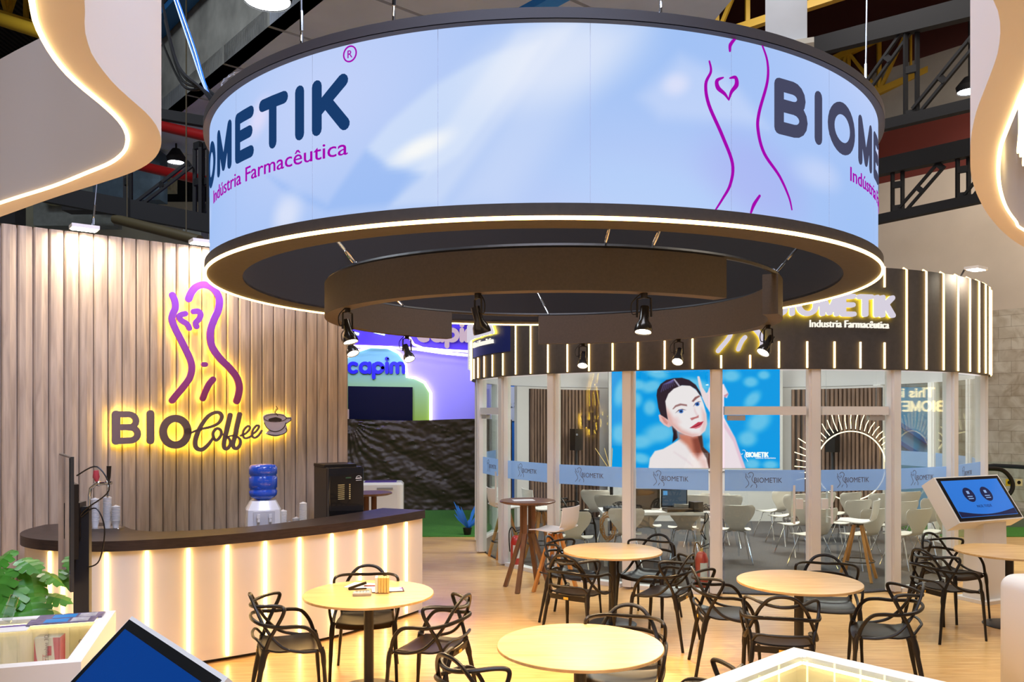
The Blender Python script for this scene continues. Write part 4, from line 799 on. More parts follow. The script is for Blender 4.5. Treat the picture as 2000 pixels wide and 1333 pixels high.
# ============================================================ SHOWCASES
YLW = mat('cream_lit_interior', (.88, .8, .62), .5)
def showcase(name, c, ux, W, D, z, label, rim=.09, depth=.34, led=True, round_=False):
    """open box with glass top; c = back right corner seen from above, ux = unit vector along its back edge, depth direction is perpendicular"""
    ux = Vector((*ux, 0)).normalized(); uy = Vector((ux.y, -ux.x, 0)); C0 = Vector((*c, 0)); e = empty(name, C0+ux*W/2+uy*D/2, 0, label, 'showcase')
    if uy.dot(Vector((0, -1, 0))) < 0: uy = -uy
    e.location = C0+ux*W/2+uy*D/2; P_ = lambda a, b, zz: C0+ux*a+uy*b+Vector((0, 0, zz))
    rz = atan2(ux.y, ux.x); t = .03; m = MB()
    m.box(P_(W/2, t/2, z/2), (W, t, z), rz=rz); m.box(P_(W/2, D-t/2, z/2), (W, t, z), rz=rz); m.box(P_(t/2, D/2, z/2), (t, D-2*t, z), rz=rz); m.box(P_(W-t/2, D/2, z/2), (t, D-2*t, z), rz=rz)
    kid(m.build('carcass', WHITE), e)
    m = MB(); m.box(P_(W/2, rim/2, z+.012), (W, rim, .024), rz=rz); m.box(P_(W/2, D-rim/2, z+.012), (W, rim, .024), rz=rz); m.box(P_(rim/2, D/2, z+.012), (rim, D-2*rim, .024), rz=rz); m.box(P_(W-rim/2, D/2, z+.012), (rim, D-2*rim, .024), rz=rz); kid(m.build('top_rim', WHITE), e)
    m = MB(); m.box(P_(W/2, D/2, z-depth-.01), (W-2*t, D-2*t, .02), rz=rz); kid(m.build('shelf', YLW), e)
    m = MB(); m.box(P_(W/2, t+.003, z-depth/2), (W-2*t, .005, depth), rz=rz); m.box(P_(W-t-.003, D/2, z-depth/2), (.005, D-2*t, depth), rz=rz); m.box(P_(t+.003, D/2, z-depth/2), (.005, D-2*t, depth), rz=rz); m.box(P_(W/2, D-t-.003, z-depth/2), (W-2*t, .005, depth), rz=rz); kid(m.build('lining', YLW), e)
    m = MB(); m.box(P_(W/2, D/2, z+.018), (W-2*rim+.01, D-2*rim+.01, .01), rz=rz); kid(m.build('glass_top', glassmat('showcase_glass', (.97, 1, .98))), e)
    for a, b in (((rim+.0, rim-.005), (W-rim, rim-.005)), ((rim-.005, rim), (rim-.005, D-rim)), ((W-rim+.005, rim), (W-rim+.005, D-rim))):
        kid(MB().tube([P_(*a, z-.012), P_(*b, z-.012)], .008, 6).build('led_strip', emit('warm_led_case', (1, .76, .36), 9)), e)
    return e, P_
e, LP_ = showcase('glass_showcase', (-2.35, 4.92), (-.95, -.3), 2.2, 1.06, .95, 'white glass-topped showcase with red and white cartons, at the lower left', rim=.07)
def carton(P_, a, b, z, d, ra, label, kind=0):
    c = P_(a, b, z+d[2]/2); e = empty('carton', (c.x, c.y, z), 0, label, 'carton', None); m = MB(); m.box(c, d, rz=ra); kid(m.build('box', mat('cream_card', (.8, .74, .6), .5)), e)
    RED = mat('red_print', (.62, .05, .08), .5); q = MB(); R3 = Matrix.Rotation(ra, 4, 'Z'); g = lambda x, y, zz: c+R3 @ Vector((x, y, zz))
    w_, dd, h = d[0]/2, d[1]/2+.0008, d[2]/2
    if kind == 0:
        q.add([g(-w_, -dd, -h), g(-w_*.2, -dd, -h), g(-w_*.8, -dd, h*.3), g(-w_, -dd, h)], [(0, 1, 2, 3)]); q.add([g(w_, -dd, -h), g(w_, -dd, h), g(w_*.45, -dd, h), g(w_*.7, -dd, -h*.3)], [(0, 1, 2, 3)]); q.add([g(w_+.0008, -dd+.001, -h), g(w_+.0008, dd-.001, -h), g(w_+.0008, dd-.001, h), g(w_+.0008, -dd+.001, h)], [(0, 1, 2, 3)])
        q.add([g(-.0, -dd, h*.35), g(w_*.35, -dd, h*.35), g(w_*.35, -dd, h*.7), g(0, -dd, h*.7)], [(0, 1, 2, 3)])
    elif kind == 1: q.add([g(-w_*.4, -dd, -h*.3), g(w_*.5, -dd, -h*.3), g(w_*.5, -dd, h*.3), g(-w_*.4, -dd, h*.3)], [(0, 1, 2, 3)])
    else: q.add([g(-w_, -dd, -h), g(w_, -dd, -h), g(w_, -dd, h), g(-w_, -dd, h)], [(0, 1, 2, 3)]); q.add([g(-w_, -dd, h+.0008), g(w_, -dd, h+.0008), g(w_, dd, h+.0008), g(-w_, dd, h+.0008)], [(0, 1, 2, 3)])
    kid(q.build('red_print', RED), e)
    if kind == 0 and d[2] > .15:
        kid(text_mb('Hyaluronic Implant 3D', .028, lambda x, y, dd_: g(w_*.1-y, -dd-dd_, -h*.6+x), 0, .0006).build('print', mat('dark_print', (.1, .05, .06), .5)), e); kid(text_mb('PERFECT', .022, lambda x, y, dd_: g(-w_*.1-y, -dd-dd_, -h*.5+x*1.6), 0, .0006).build('print', mat('red_print', (.62, .05, .08), .5)), e)
    return e
zf = .61
carton(LP_, .3, .24, zf, (.13, .09, .3), radians(12), 'tall red and white carton standing in the left showcase, second from its right end')
carton(LP_, .12, .3, zf, (.08, .07, .17), radians(12), 'small red carton at the right end inside the left showcase')
carton(LP_, .6, .42, zf, (.09, .09, .19), radians(18), 'small cream carton with a red square in the left showcase', 1)
carton(LP_, .45, .36, zf, (.16, .09, .07), radians(14), 'flat red carton lying between the standing cartons', 2)
carton(LP_, .7, .86, zf, (.3, .12, .14), radians(14), 'wide lettered carton at the front left corner inside the showcase', 1)
e_ = MB(); c = LP_(.62, .3, .976); e_.box(c, (.46, .14, .003), rz=radians(20)); o = e_.build('leaflet', WHITE); tag(o, 'long white leaflet with a purple heading on the showcase glass', 'leaflet')
q = MB(); q.box(c+Vector((-.02, .05, .002)), (.46, .035, .001), rz=radians(20)); kk = q.build('heading', mat('purple_print', (.12, .05, .25), .5)); kk.parent = o; kk.matrix_parent_inverse = Matrix()
for i, (a, b, lab) in enumerate(((.22, .1, 'folded glossy brochure with a blue picture on the showcase, rear one'), (.24, .22, 'folded glossy brochure with a blue picture on the showcase, front one'))):
    c = LP_(a, b, .98+.004*i); rr = radians(17); o = empty('brochure', c, 0, lab, 'brochure', None); m = MB(); m.box(c, (.34, .12, .006), rz=rr); kid(m.build('cover', mat('grey_purple_print', (.16, .13, .22), .25, noise=.3, scale=20)), o)
    m = MB(); p_ = c+Vector((cos(rr), sin(rr), 0))*-.03+Vector((0, 0, .0036)); m.box(p_, (.12, .08, .001), rz=rr); kid(m.build('picture', mat('blue_print', (.02, .25, .6), .3)), o); m = MB(); p_ = c+Vector((cos(rr), sin(rr), 0))*.09+Vector((0, 0, .0036)); m.box(p_, (.09, .09, .001), rz=rr); kid(m.build('picture', mat('grey_print', (.4, .38, .4), .4, noise=.4, scale=30)), o)
c = LP_(.52, .12, .975); m = MB(); m.box(c+Vector((0, 0, .075)), (.05, .012, .15), M=Matrix.Rotation(radians(18), 4, 'Y')); tag(m.build('acrylic_stand', glassmat('acrylic', (.85, .9, .9), f0=1.7)), 'small clear acrylic stand leaning on the left showcase', 'acrylic stand')
e, RP_ = showcase('glass_showcase', (1.41, 4.15), (-.74, -.67), 1.4, 1.1, .95, 'white glass-topped showcase lit inside, cut by the bottom frame edge', rim=.1)
# rounded case on the right
rcx = empty('rounded_showcase', (4.45, 5.75, 0), 0, 'white round-edged showcase cut by the right frame edge', 'showcase')
bm = bmesh = __import__('bmesh').new(); __import__('bmesh').ops.create_cube(bm, size=1)
for v in bm.verts: v.co = Vector((v.co.x*1.6, v.co.y*.9, (v.co.z+.5)*.97))
__import__('bmesh').ops.bevel(bm, geom=[ed for ed in bm.edges if max(v.co.z for v in ed.verts) > .5], offset=.1, segments=6, profile=.5, affect='EDGES')
me = bpy.data.meshes.new('body'); bm.to_mesh(me); me.materials.append(WHITE); me.shade_smooth(); ob = bpy.data.objects.new('body', me); COL.objects.link(ob); ob.location = (4.42, 5.8, 0); ob.rotation_euler = (0, 0, radians(8)); bpy.context.view_layer.update(); kid(ob, rcx)
m = MB(); m.box((4.42, 5.8, .972), (1.3, .62, .008), rz=radians(8)); kid(m.build('glass_top', glassmat('showcase_glass', (.97, 1, .98))), rcx)

# ============================================================ TILTED TOUCH KIOSKS
def kiosk(TLc, u, v, label, scr, base, thick=.19):
    TLc = Vector(TLc); u = Vector(u); v = Vector(v); n = u.cross(v).normalized(); n = -n if n.z < 0 else n; e = empty('touch_kiosk', (base[0], base[1], 0), 0, label, 'kiosk')
    Q = lambda a, b, d: TLc+u*a+v*b+n*d
    def slab(a0, a1, b0, b1, d0, d1): m = MB(); m.add([Q(a0, b0, d0), Q(a1, b0, d0), Q(a1, b1, d0), Q(a0, b1, d0), Q(a0, b0, d1), Q(a1, b0, d1), Q(a1, b1, d1), Q(a0, b1, d1)], [(0, 3, 2, 1), (4, 5, 6, 7), (0, 1, 5, 4), (1, 2, 6, 5), (2, 3, 7, 6), (3, 0, 4, 7)]); return m
    kid(slab(-.02, 1.02, -.03, 1.03, -thick, 0).build('housing', WHITE), e); kid(slab(0, 1, 0, 1, -.01, .006).build('bezel', mat('black_gloss_bezel', (.01, .011, .012), .15)), e)
    scm = kid(slab(.045, .955, .07, .93, .006, .0075).build('screen', scr), e)
    c = (Q(.5, .5, -thick)); z1 = min(Q(a, b, -thick).z for a in (.3, .7) for b in (.45, .9))
    rz = atan2(u.y, u.x); m = MB(); m.box((base[0], base[1], .35+.15), (.42, .26, 1.0+.0), rz=rz, taper=.9); m.box((base[0], base[1], .02), (.5, .4, .04), rz=rz); kid(m.build('pedestal', WHITE), e); return e, Q
SCB = mat('blue_kiosk_screen', (.02, .1, .4), .08, coat=1); 
def screenmat(name, c, e_):
    m, nt, b = newmat(name); b.inputs['Base Color'].default_value = (*c, 1); b.inputs['Roughness'].default_value = .06; b.inputs['Emission Color'].default_value = (*c, 1); b.inputs['Emission Strength'].default_value = e_; return m
e, Q = kiosk((4.78, 9.36, 1.4), (.95, .44, 0), (.13, -.27, -.45), 'white touch kiosk with a tilted blue screen right of the glass booth', screenmat('blue_kiosk_light', lin(38, 98, 180), .8), (5.42, 9.5))
m = MB(); m2 = MB()
for a in (.36, .64):
    k = 24; m = MB(); m2 = MB(); m.add([Q(a+.085*cos(2*pi*i/k), .42+.17*sin(2*pi*i/k), .009) for i in range(k)], [tuple(range(k))])
    for r_ in range(2): m2.add([Q(a-.04+x, .45+.05*r_+y, .0095) for x, y in ((0, 0), (.08, 0), (.08, .02), (0, .02))], [(0, 1, 2, 3)])
    m2.add([Q(a-.02+x, .33+y, .0095) for x, y in ((0, 0), (.04, 0), (.04, .07), (0, .07))], [(0, 1, 2, 3)])
    kid(m.build('round_button', mat('navy_button', (.01, .02, .1), .2)), e); kid(m2.build('button_mark', emit('pale_blue_ink', (.25, .4, .7), 1)), e)
m = MB(); k = 16; m.add([Q(.05+.9*i/k, .92, .0085) for i in range(k+1)]+[Q(.05+.9*i/k, .78+.1*sin(pi*i/k), .0085) for i in range(k+1)], [(i, i+1, k+2+i, k+1+i) for i in range(k)]); kid(m.build('screen_footer', mat('navy_button', (.01, .02, .1), .2)), e)
kid(text_mb('INICIE, TOQUE', .05, lambda a, b, d: Q(.38+a*.9, .72-b*1.6, .0085+d), 0, .0005, width=.26).build('screen_text', mat('navy_button', (.01, .02, .1), .2)), e)
e, Q = kiosk((-1.56, 3.39, 1.3), (.64, -.76, 0), (-.3, -.25, -.38), 'white touch kiosk with a dark blue screen, cut by the bottom frame edge', screenmat('dark_blue_kiosk_light', lin(8, 48, 108), .7), (-1.5, 2.85))

# ============================================================ CAFE TABLES AND CHAIRS
TOPW = wood('pale_oak_top', lin(212, 168, 106), lin(232, 194, 134), (1.5, 12, 1), .35, bands=2, coat=.3)
def cafe_table(x, y, lab, rz=0):
    e = empty('cafe_table', (x, y, 0), rz, lab, 'table', 'round oak cafe tables')
    kid(MB().lathe([(0, .728), (.49, .728), (.5, .731), (.5, .747), (.497, .75), (0, .75)], 72, (x, y, 0)).build('tabletop', TOPW, smooth=30), e)
    kid(MB().lathe([(0, .714), (.12, .714), (.12, .728), (0, .728)], 24, (x, y, 0)).build('top_plate', BLACKM, smooth=30), e)
    kid(MB().lathe([(.038, .018), (.038, .714)], 24, (x, y, 0)).build('pole', BLACKM, smooth=30), e)
    kid(MB().lathe([(0, 0), (.24, 0), (.245, .006), (.23, .014), (.05, .024), (0, .024)], 40, (x, y, 0)).build('base', BLACKM, smooth=30), e)
TB = [(-1.11, 6.43, 'round oak cafe table holding papers and a calculator'), (.41, 5.0, 'round oak cafe table in the centre front, nearest the camera'), (1.02, 8.42, 'round oak cafe table at the back beside the counter stool'), (2.38, 6.88, 'round oak cafe table before the glass double doors'), (5.02, 8.37, 'round oak cafe table by the tilted kiosk, cut by the right frame edge')]
for t in TB: cafe_table(*t, rz=0)

def make_armchair():
    e = empty('armchair', (0, 0, 0), 0, 'x', 'chair')
    # seat: dished shell with turned-down front and rear skirt
    g = []
    for i in range(15):
        v = i/14; row = []
        for j in range(15):
            u = j/14*2-1; y = .235-v*.43; wdt = .235-.035*v+.0*v; x = u*wdt*(1-.06*(1-v)**3*abs(u)); z = .462+.012*abs(u)**2.5-.016*sin(pi*min(1, v*1.1))*(1-u*u)
            if v < .12: z -= (.12-v)**2*2.0
            if v > .8: z += (v-.8)**1.5*.25
            y += -.02*abs(u)**3*(1 if v < .5 else -1.5); row.append((x, y, z))
        g.append(row)
    s = MB().sheet(g, th=.012).build('seat', BLACK, e, smooth=60)
    m = MB(); m.sheet([[(-.2+.4*j/10, -.2-.012*(1-(j/5-1)**2), .47-i*.045-.0*(j/5-1)**2*i) for j in range(11)] for i in range(2)], th=.01)
    sk = m.build('rear_skirt', BLACK, s, smooth=60)
    m = MB(); m.box((.0, -.2255, .445), (.05, .002, .022)); m.build('label', mat('orange_label', (.8, .45, .05), .5), sk, label='orange label')
    for sx in (-1, 1):
        f = MB(); f.tube(catmull([(sx*.238, .2, .48), (sx*.245, .215, .44), (sx*.252, .225, .3), (sx*.262, .245, 0)], 1, 4)[0], [.028]*2+[.023]*5+[.018]*3+[.014]*3, 8, flat=.8); f.build('leg', BLACK, e, smooth=True)
        f = MB(); f.tube(catmull([(sx*.2, -.17, .49), (sx*.208, -.19, .43), (sx*.222, -.215, .3), (sx*.25, -.27, 0)], 1, 4)[0], [.029]*2+[.024]*5+[.018]*3+[.014]*3, 8, flat=.8); f.build('leg', BLACK, e, smooth=True)
    def loop(name, pts, r):
        full = [(-x, y, z) for x, y, z in pts]+[p for p in reversed(pts)] if abs(pts[-1][0]) > 1e-6 else [(-x, y, z) for x, y, z in pts]+[p for p in reversed(pts[:-1])]
        MB().tube(catmull(full, 1, 6)[0], r, 8, flat=.85).build(name, BLACK, e, smooth=True)
    # low arm loop
    loop('armrest_loop', [(.245, .205, .455), (.27, .17, .56), (.278, .11, .635), (.276, .03, .655), (.262, -.08, .655), (.215, -.19, .67), (.12, -.25, .685), (0, -.268, .69)], .0142)
    # shoulder loop from the rear legs
    loop('shoulder_loop', [(.205, -.18, .47), (.222, -.15, .56), (.25, -.1, .66), (.262, -.06, .74), (.252, -.055, .785), (.215, -.11, .795), (.15, -.2, .785), (.08, -.25, .775), (0, -.268, .77)], .0142)
    # tall arch from the seat sides
    loop('arch_loop', [(.24, .17, .462), (.252, .06, .47), (.25, -.05, .505), (.225, -.13, .58), (.19, -.19, .67), (.15, -.23, .755), (.085, -.262, .825), (0, -.275, .845)], .0142)
    loop('lower_rail', [(.205, -.18, .5), (.17, -.225, .555), (.09, -.25, .56), (0, -.255, .558)], .011)
    return e
arm = make_armchair()
CH = [  # x, y, facing x, facing y, label
 (-1.62, 6.03, .93, .32, 'black looped armchair left of the table with papers, in front of the glowing counter'), (-1.2, 6.8, .1, -1, 'black looped armchair behind the table with papers, facing the camera'), (-.58, 6.0, -.93, .33, 'black looped armchair right of the table with papers'),
 (-.14, 4.62, .72, .6, 'black looped armchair at the left of the centre front table, seen from behind'), (.72, 5.36, -.3, -1, 'black looped armchair behind the centre front table, facing the camera'), (.93, 4.38, -.9, .55, 'black looped armchair right of the centre front table, cut by the bottom frame edge'),
 (.62, 7.78, .55, .8, 'black looped armchair with two stickers in front of the back table, seen from behind'), (.62, 8.62, .9, -.35, 'black looped armchair behind the back table, next to the counter stool'), (1.42, 8.62, -.55, -.8, 'black looped armchair behind the back table on its right side'), (1.42, 7.76, -.85, .5, 'black looped armchair at the right front of the back table'),
 (1.78, 6.93, .97, -.1, 'black looped armchair left of the table before the double doors'), (2.78, 7.32, -.3, -1, 'black looped armchair behind the table before the double doors'), (1.98, 6.12, .25, 1, 'black looped armchair seen square from behind, in front of the doors table'), (2.86, 6.38, -.9, .3, 'black looped armchair right of the table before the double doors'),
 (4.62, 8.72, .45, -.9, 'black looped armchair between the kiosk table and the tilted kiosk'), (4.15, 7.98, .93, .25, 'black looped armchair left of the kiosk table, its back to the double doors'), (4.95, 7.55, -.25, 1, 'black looped armchair in front of the kiosk table, cut by the right frame edge'), (3.1, 4.6, -.8, .6, 'black looped armchair beside the round-edged showcase, only its arm in view')]
for i, (x, y, fx_, fy_, lab) in enumerate(CH):
    o = arm if i == 0 else copy_tree(arm); o.location = (x, y, 0); o.rotation_euler = (0, 0, atan2(fy_, fx_)-pi/2); tag(o, lab, 'chair', 'black looped armchairs at the cafe tables')

o = copy_tree(arm); o.location = (.98, 12.7, .018); o.rotation_euler = (0, 0, radians(-75)); tag(o, 'black looped armchair inside the glass booth by the left slatted wall', 'chair'); del o['group']
# things on the table with papers
tz = .75
def flat(name, px, py, sx, sy, rz, matr, lab, cat, h=.003, dz=0):
    x, y, _ = on_floor(px, py, tz); m = MB(); m.box((x, y, tz+dz+h/2), (sx, sy, h), rz=rz); return tag(m.build(name, matr), lab, cat), (x, y)
PAP = mat('white_paper', (.78, .79, .8), .6)
o, c = flat('leaflet', 712, 1145, .2, .27, radians(75), PAP, 'pale leaflet lying behind the calculator on the cafe table', 'leaflet')
k = text_mb('TRIMMED', .03, lambda a, b, d: Vector((c[0]-.06+a, c[1]+b, tz+.0035+d)), 0, .0003).build('print', mat('dark_print', (.1, .05, .06), .5)); k.parent = o
o, c = flat('notepad', 757, 1154, .25, .15, radians(12), mat('dark_board', (.05, .04, .05), .4), 'white notepad on a dark board with a violet corner, under the napkin holder', 'notepad', .006)
m = MB(); m.box((c[0]-.005, c[1], tz+.0068), (.235, .135, .0012), rz=radians(12)); k = m.build('paper', PAP); k.parent = o
m = MB(); m.box((c[0]+.1, c[1]+.045, tz+.0078), (.05, .02, .001), rz=radians(-50)); k = m.build('corner_mark', mat('violet_print', (.2, .05, .5), .4)); k.parent = o
x, y, _ = on_floor(707, 1163, tz); ca = empty('calculator', (x, y, tz), 0, 'grey calculator on the cafe table with papers', 'calculator'); m = MB(); m.box((x, y, tz+.011), (.14, .1, .022), rz=.15, bev=.01); kid(m.build('body', mat('grey_calc', (.35, .33, .3), .4)), ca)
m = MB(); 
for i in range(5):
    for j in range(3): q = rot(-.05+i*.024, -.03+j*.022, (x, y), .15); m.box((*q, tz+.0235), (.017, .014, .004), rz=.15)
kid(m.build('keys', mat('pale_keys', (.6, .6, .62), .4)), ca); m = MB(); q = rot(0, .036, (x, y), .15); m.box((*q, tz+.0235), (.11, .02, .003), rz=.15); kid(m.build('display', mat('calc_display', (.12, .15, .1), .2)), ca)
x, y, _ = on_floor(700, 1152, tz); m = MB(); m.beam((x-.07, y-.02, tz+.012), (x+.06, y+.02, tz+.05), .02, .018); m.beam((x-.07, y-.02, tz+.004), (x+.06, y+.02, tz+.004), .02, .008); m.ball((x-.065, y-.018, tz+.01), .013); tag(m.build('stapler', BLACK), 'black stapler standing open behind the calculator', 'stapler')
m = MB(); m.tube([(x+.04, y+.015, tz+.024), (x+.17, y+.045, tz+.02)], .005, 8); tag(m.build('pen', mat('red_pen', (.35, .03, .03), .3)), 'red pen lying by the stapler', 'pen')
x, y, _ = on_floor(747, 1158, tz); nh = empty('napkin_holder', (x, y, tz), 0, 'white and timber-slatted block holder on the notepad of the cafe table', 'holder'); PINE = wood('pine_sticks', lin(215, 175, 95), lin(238, 208, 135), (12, 12, 1), .5)
m = MB(); m.box((x-.045, y, tz+.065), (.02, .09, .115), rz=.1); kid(m.build('front_panel', WHITE), nh); m = MB()
for i in range(4): m.box((x-.02+i*.021, y-.005+.003*(i % 2), tz+.064), (.018, .085, .115), rz=.1)
kid(m.build('timber_block', PINE), nh)

# ============================================================ HIGH TABLE, STOOLS
WAL = wood('walnut_leg', lin(92, 58, 36), lin(128, 84, 52), (8, 8, 1), .4, bands=2, coat=.2)
def high_table(x, y, z, r, lab, legs=True):
    e = empty('high_table', (x, y, 0), 0, lab, 'bar table', 'round walnut bar tables'); kid(MB().lathe([(0, z-.035), (r-.04, z-.035), (r, z-.02), (r, z-.006), (r-.008, z), (0, z)], 56, (x, y, 0)).build('tabletop', WAL, smooth=30), e)
    for k in range(4):
        a = pi/4+.35+k*pi/2; c, s_ = cos(a), sin(a); L = [(x+c*.075, y+s_*.075, z-.035), (x+c*.075, y+s_*.075, .68), (x+c*.3, y+s_*.3, 0)]; m = MB()
        for A, B in zip(L, L[1:]): m.beam(A, B, .05, .045)
        kid(m.build('leg', WAL), e)
    return e
high_table(.19, 10.1, 1.08, .34, 'round walnut bar table outside the glass booth, beside the white counter stool'); high_table(-1.95, 11.4, 1.05, .3, 'round dark bar table behind the coffee machine')
m = MB(); m.box((.14, 10.08, 1.082), (.26, .16, .004), rz=.2); tag(m.build('leaflet', PAP), 'white leaflet on the bar table outside the booth', 'leaflet')
def make_stool():
    e = empty('counter_stool', (0, 0, 0), 0, 'x', 'stool'); OAK = wood('golden_oak_leg', lin(190, 120, 50), lin(222, 155, 78), (8, 8, 1), .4, bands=2)
    pts = [(.0, .25, .735), (.0, .15, .742), (0, 0, .732), (0, -.12, .74), (0, -.19, .775), (0, -.225, .84), (0, -.24, .93), (0, -.25, 1.03)]
    P_, _ = catmull(pts, 1, 3); g = []
    for i, p in enumerate(P_):
        t = i/(len(P_)-1); w_ = .2 if t < .5 else .21; row = []
        for j in range(11): u = j/5-1; row.append((u*w_, p[1]+(.04*u*u if t > .6 else 0), p[2]+(.015*u*u if t < .55 else 0)))
        g.append(row)
    MB().sheet(g, th=.012).build('seat_shell', mat('white_stool_shell', (.84, .8, .78), .35), e, smooth=60)
    MB().lathe([(.02, .66), (.02, .7), (.07, .705), (.07, .72), (0, .72)], 20).build('swivel', BLACKM, e)
    for k in range(4):
        a = pi/4+k*pi/2; c, s_ = cos(a), sin(a); MB().beam((c*.06, s_*.06, .69), (c*.27, s_*.27, 0), .05, .03).build('leg', OAK, e)
    MB().tube([(.2*cos(i*pi/18), .2*sin(i*pi/18), .24) for i in range(36)], .009, 6, closed=True).build('footrest_ring', BLACKM, e, smooth=True)
    return e
st = make_stool()
for i, (x, y, a, lab) in enumerate(((.52, 9.98, radians(58), 'white counter stool with golden legs standing outside the booth by the walnut bar table'), (4.42, 10.6, radians(58), 'white counter stool with golden legs just inside the glass double doors'), (-.1, 12.2, radians(-70), 'white counter stool inside the booth, behind the bar table, left one'), (.42, 12.0, radians(-70), 'white counter stool inside the booth, behind the bar table, right one'))):
    o = st if i == 0 else copy_tree(st); o.location = (x, y, 0 if i == 0 else .018); o.rotation_euler = (0, 0, a); tag(o, lab, 'stool', 'white counter stools')
# fire extinguishers
def make_ext():
    e = empty('fire_extinguisher', (0, 0, 0), 0, 'x', 'fire extinguisher'); RED = mat('red_enamel', (.5, .03, .02), .3, coat=.3)
    MB().lathe([(0, 0), (.075, 0), (.08, .02), (.08, .34), (.06, .4), (.03, .43), (0, .43)], 24).build('cylinder', RED, e, smooth=60); MB().lathe([(.02, .42), (.022, .47), (0, .47)], 12).build('valve', mat('brass', (.5, .38, .15), .35, .8), e)
    m = MB(); m.beam((-.02, 0, .48), (.1, 0, .52), .02, .01); m.beam((-.02, 0, .46), (.09, 0, .47), .02, .008); m.build('lever', BLACK, e)
    MB().tube(catmull([(0, .0, .46), (-.06, 0, .54), (-.1, 0, .45), (-.09, 0, .2)], 1, 5)[0], .009, 6).build('hose', BLACK, e, smooth=True); m = MB(); m.lathe([(.081, .12), (.081, .3)], 10, a0=-2.2, a1=-.9); m.build('label', mat('white_label', (.7, .68, .64), .5), e); return e
ex = make_ext()
for i, (x, y, lab) in enumerate(((.06, 11.5, 'red fire extinguisher on the booth carpet behind the bar table'), (2.32, 10.15, 'red fire extinguisher on the booth carpet beside the left door post'))):
    o = ex if i == 0 else copy_tree(ex); o.location = (x, y, .018); o.rotation_euler = (0, 0, .2*i); tag(o, lab, 'fire extinguisher', 'fire extinguishers inside the booth')

# ============================================================ WHITE MEETING CHAIRS
def make_shell_chair():
    e = empty('meeting_chair', (0, 0, 0), 0, 'x', 'chair'); SH = mat('white_lacquer_shell', (.66, .61, .53), .4)
    prof = [(.22, .435, .17), (.2, .452, .2), (.1, .456, .215), (0, .452, .218), (-.1, .455, .19), (-.165, .475, .12), (-.2, .52, .105), (-.225, .59, .15), (-.245, .66, .205), (-.262, .73, .235), (-.28, .8, .24), (-.292, .835, .2)]
    P_, _ = catmull(prof, 1, 3); g = []
    for y, z, w_ in P_:
        row = []
        for j in range(13): u = j/6-1; row.append((u*w_, y+(.05*u*u*min(1, max(0, (z-.5)*5))), z+(.012*u*u if z < .5 else 0)))
        g.append(row)
    MB().sheet(g, th=.01).build('seat_shell', SH, e, smooth=60)
    for sx in (-1, 1):
        for yy, y1 in ((.1, .24), (-.08, -.25)): MB().tube([(sx*.06, yy*.5, .44), (sx*.13, yy, .43), (sx*.22, y1, 0)], .009, 6).build('leg', CHROME, e, smooth=True)
    return e
mc = make_shell_chair(); TGT = (3.3, 15.6)
MC_ = [(1165, 1000, 13.0), (1195, 1012, 12.3), (1222, 1045, 11.3), (1125, 1052, 11.1), (1262, 1030, 12.0), (1335, 1034, 11.9), (1365, 1012, 13.0), (1395, 1008, 13.5), (1436, 1037, 11.85), (1420, 1012, 13.3), (1510, 1000, 14.1), (1535, 1010, 13.4), (1556, 1026, 12.4), (1585, 1046, 11.4), (1655, 1024, 12.6), (1682, 1046, 11.5), (1640, 1006, 13.6), (1700, 1008, 13.5), (1745, 1028, 12.5), (1768, 1046, 11.6), (1800, 1020, 13.1), (1822, 1042, 12.0), (1590, 1006, 13.6), (1755, 1004, 13.8)]
SIDE = ['in the row nearest the screen', 'in the middle rows', 'in the row nearest the glass front']
for i, (px, py, Yq) in enumerate(MC_):
    Y = F*(EYE-.46)/(py-HY); X = (px-1000)/F*Y; o = mc if i == 0 else copy_tree(mc); o.location = (X, Y, .018)
    ang = atan2(1, (.2 if px < 1460 else -.42)+.1*sin(i*2.3)); o.rotation_euler = (0, 0, ang-pi/2)
    tag(o, 'white moulded meeting chair on thin chrome legs inside the glass booth', 'chair', 'white meeting chairs inside the glass booth')
names = {0: 'white meeting chair inside the booth in front of the left slatted wall', 1: 'white meeting chair just left of the control table, its back facing the glass', 2: 'white meeting chair before the left end of the control table',
 3: 'white meeting chair right beside the outside counter stool, seen through the glass', 4: 'white meeting chair behind the left end of the control table', 5: 'white meeting chair under the laptop end of the control table', 6: 'white meeting chair behind the laptop', 7: 'white meeting chair farthest right behind the laptop',
 8: 'white meeting chair next to the door post, right of the control table', 9: 'white meeting chair half hidden by the left door post', 10: 'white meeting chair farthest left of the group behind the left door', 11: 'white meeting chair second back in the group behind the left door', 12: 'white meeting chair third back in the group behind the left door', 13: 'white meeting chair nearest the glass behind the left door handle',
 14: 'white meeting chair behind the inside counter stool, left', 15: 'white meeting chair directly beside the inside counter stool, nearest the glass', 16: 'white meeting chair under the left of the neon ring', 17: 'white meeting chair under the right of the neon ring', 18: 'white meeting chair behind the right door post', 19: 'white meeting chair nearest the glass right of the double doors', 20: 'white meeting chair at the back left of the tilted kiosk', 21: 'white meeting chair beside the tilted kiosk behind the glass', 22: 'white meeting chair at the back between the door handles', 23: 'white meeting chair at the back right, before the corner glass'}
for i, o in enumerate([x for x in COL.objects if x.parent is None and x.name.startswith('meeting_chair')]):
    if i in names: o['label'] = names[i]
